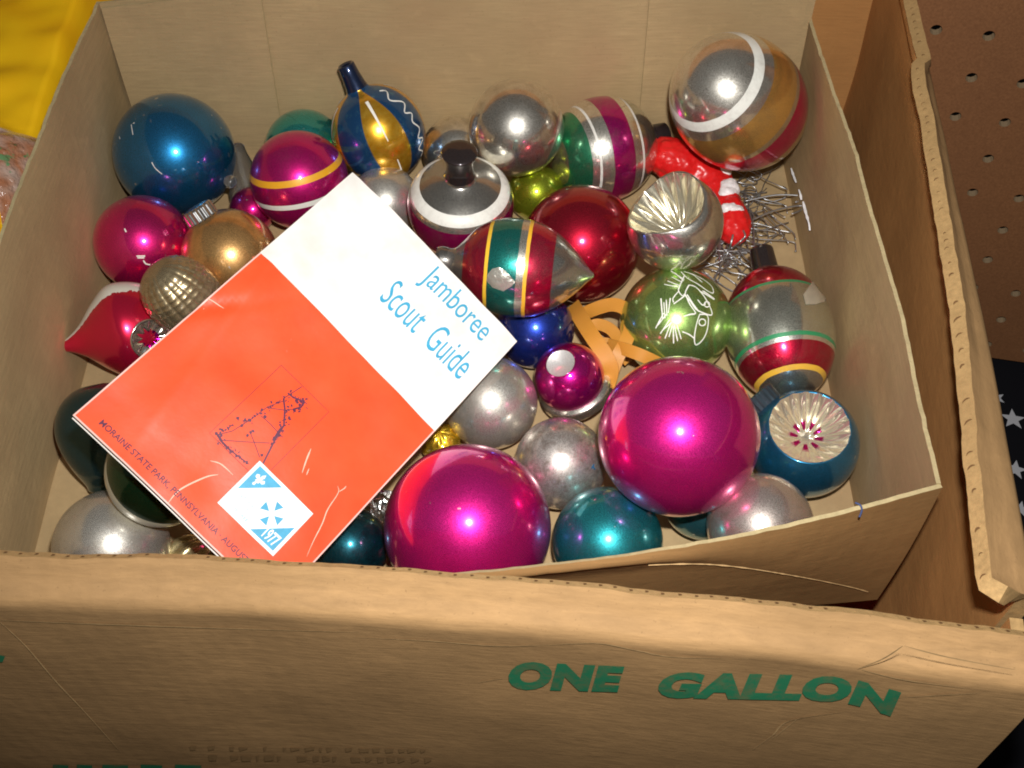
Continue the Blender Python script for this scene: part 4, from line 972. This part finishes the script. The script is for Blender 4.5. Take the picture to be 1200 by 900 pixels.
for x, y in [(185, 240), (245, 305), (230, 320), (255, 300), (275, 225), (310, 235), (240, 250), (205, 275), (130, 295), (110, 320), (125, 340), (370, 170), (345, 185), (325, 195), (440, 145), (455, 160), (475, 165), (485, 150), (470, 180), (400, 275), (350, 330), (295, 410), (445, 205), (420, 240)]:
    a, b = zb(x, y); q = .0055 if rg.random() < .5 else .0085
    bpoly('printed_mark', [(a + q * rg.uniform(.5, 1) * math.cos(t), b + .66 * q * rg.uniform(.5, 1) * math.sin(t)) for t in (0, 1.2, 2.5, 3.7, 5)], ink_purple, .0002)
# emblem panel
sk = [to_book(*p) for p in ((302, 542), (367, 602), (319, 652), (254, 590))]
al, ar = (sk[0][0] + sk[3][0]) / 2, (sk[1][0] + sk[2][0]) / 2; bt, bb = (sk[0][1] + sk[1][1]) / 2, (sk[2][1] + sk[3][1]) / 2
S = lambda u, w_: (al + (ar - al) * u, bt + (bb - bt) * w_)
G = grid(lambda u, q: bp(*S(u, q), .0003), 12, 12); mesh_obj('emblem_panel', [p for r_ in G for p in r_], [(i * 13 + j, i * 13 + j + 1, (i + 1) * 13 + j + 1, (i + 1) * 13 + j) for i in range(12) for j in range(12)], stick_w, book)
bpoly('emblem_corner', [S(.05, .06), S(.46, .06), S(.05, .60)], ink_blue, .0006)
bpoly('emblem_corner', [S(.95, .94), S(.54, .94), S(.95, .40)], ink_blue, .0006)
fl_ = [(0, -.5), (.10, -.28), (.06, -.05), (.22, -.22), (.34, -.10), (.28, .06), (.10, .08), (.14, .2), (.04, .22), (.08, .42), (0, .5), (-.08, .42), (-.04, .22), (-.14, .2), (-.10, .08), (-.28, .06), (-.34, -.10), (-.22, -.22), (-.06, -.05), (-.10, -.28)]
bpoly('emblem_lily', [S(.175 + .24 * x - .05 * y, .245 + .28 * y + .05 * x) for x, y in fl_], stick_w, .0009)
for k in range(4):
    t = math.pi / 4 + k * math.pi / 2 + .78; cx, cy = .60, .50; ca, sa = math.cos(t), math.sin(t)
    bpoly('emblem_star', [S(cx + .045 * ca, cy + .06 * sa), S(cx + .16 * ca - .062 * sa, cy + .21 * sa + .082 * ca), S(cx + .16 * ca + .062 * sa, cy + .21 * sa - .082 * ca)], ink_blue, .0006)
def emblem_text(body, u, w_, du, dw, mat, off=0.):
    vs, fs = text_mesh(body, 1., off); vs = norm_text(vs, du, dw)
    mesh_obj('emblem_text', [bp(*S(u + x, w_ - y), .0009) for x, y in vs], fs, mat, book, False)
emblem_text('1977', .70, .90, .22, .22, stick_w, .02)
for body, u, w_, du in [('NATIONAL', .10, .68, .30), ('SCOUT', .14, .80, .22), ('JAMBOREE', .10, .92, .34)]: emblem_text(body, u, w_, du, .07, plain('print_pale_blue', (.28, .58, .72), .45))
em = [c_ for c_ in book.children if c_.name.split('.')[0] == 'emblem_panel'][0]
for c_ in list(book.children):
    if c_.name.split('.')[0] in ('emblem_corner', 'emblem_lily', 'emblem_star', 'emblem_text'): c_.parent = em
# worn cracks of the cover, plus a gloss highlight painted on one crease
crack_glint_m = plain('cover_crack_glint', (.86, .50, .36), .6)
def crack(pts, wd):
    Q = spline([to_book(230 + x / 3.915, 430 + y / 3.915) for x, y in pts], 6); P = [bp(a, b, .0004) for a, b in Q]; n = len(P)
    ribbons('worn_crack_and_glint', [(P, [bn] * n, [wd * (.2 + 1.1 * math.sin(math.pi * (i + .5) / n)) * (.7 + .5 * abs(nz(i * .6, wd * 1e4))) for i in range(n)])], crack_glint_m, book)
crack([(505, 870), (535, 800), (575, 720), (600, 655), (648, 580), (645, 548)], .00042); crack([(650, 575), (675, 560), (685, 548)], .0004); crack([(480, 490), (500, 430), (520, 380)], .0006); crack([(500, 500), (512, 470)], .0004); crack([(60, 435), (110, 450), (165, 500)], .0005)
def crack_and_glint(pts, wd):
    Q = spline([to_book(x, y) for x, y in pts], 6); P = [bp(a, b, .0003) for a, b in Q]; n = len(P)
    ribbons('worn_crack_and_glint', [(P, [bn] * n, [wd * (.2 + 1.1 * math.sin(math.pi * (i + .5) / n)) for i in range(n)])], crack_glint_m, book)
crack_and_glint([(242, 350), (250, 354), (262, 362)], .0004); crack_and_glint([(195, 592), (210, 575), (240, 560), (255, 557)], .0005)  # first stroke is the painted glossy highlight of a crease, second a crack
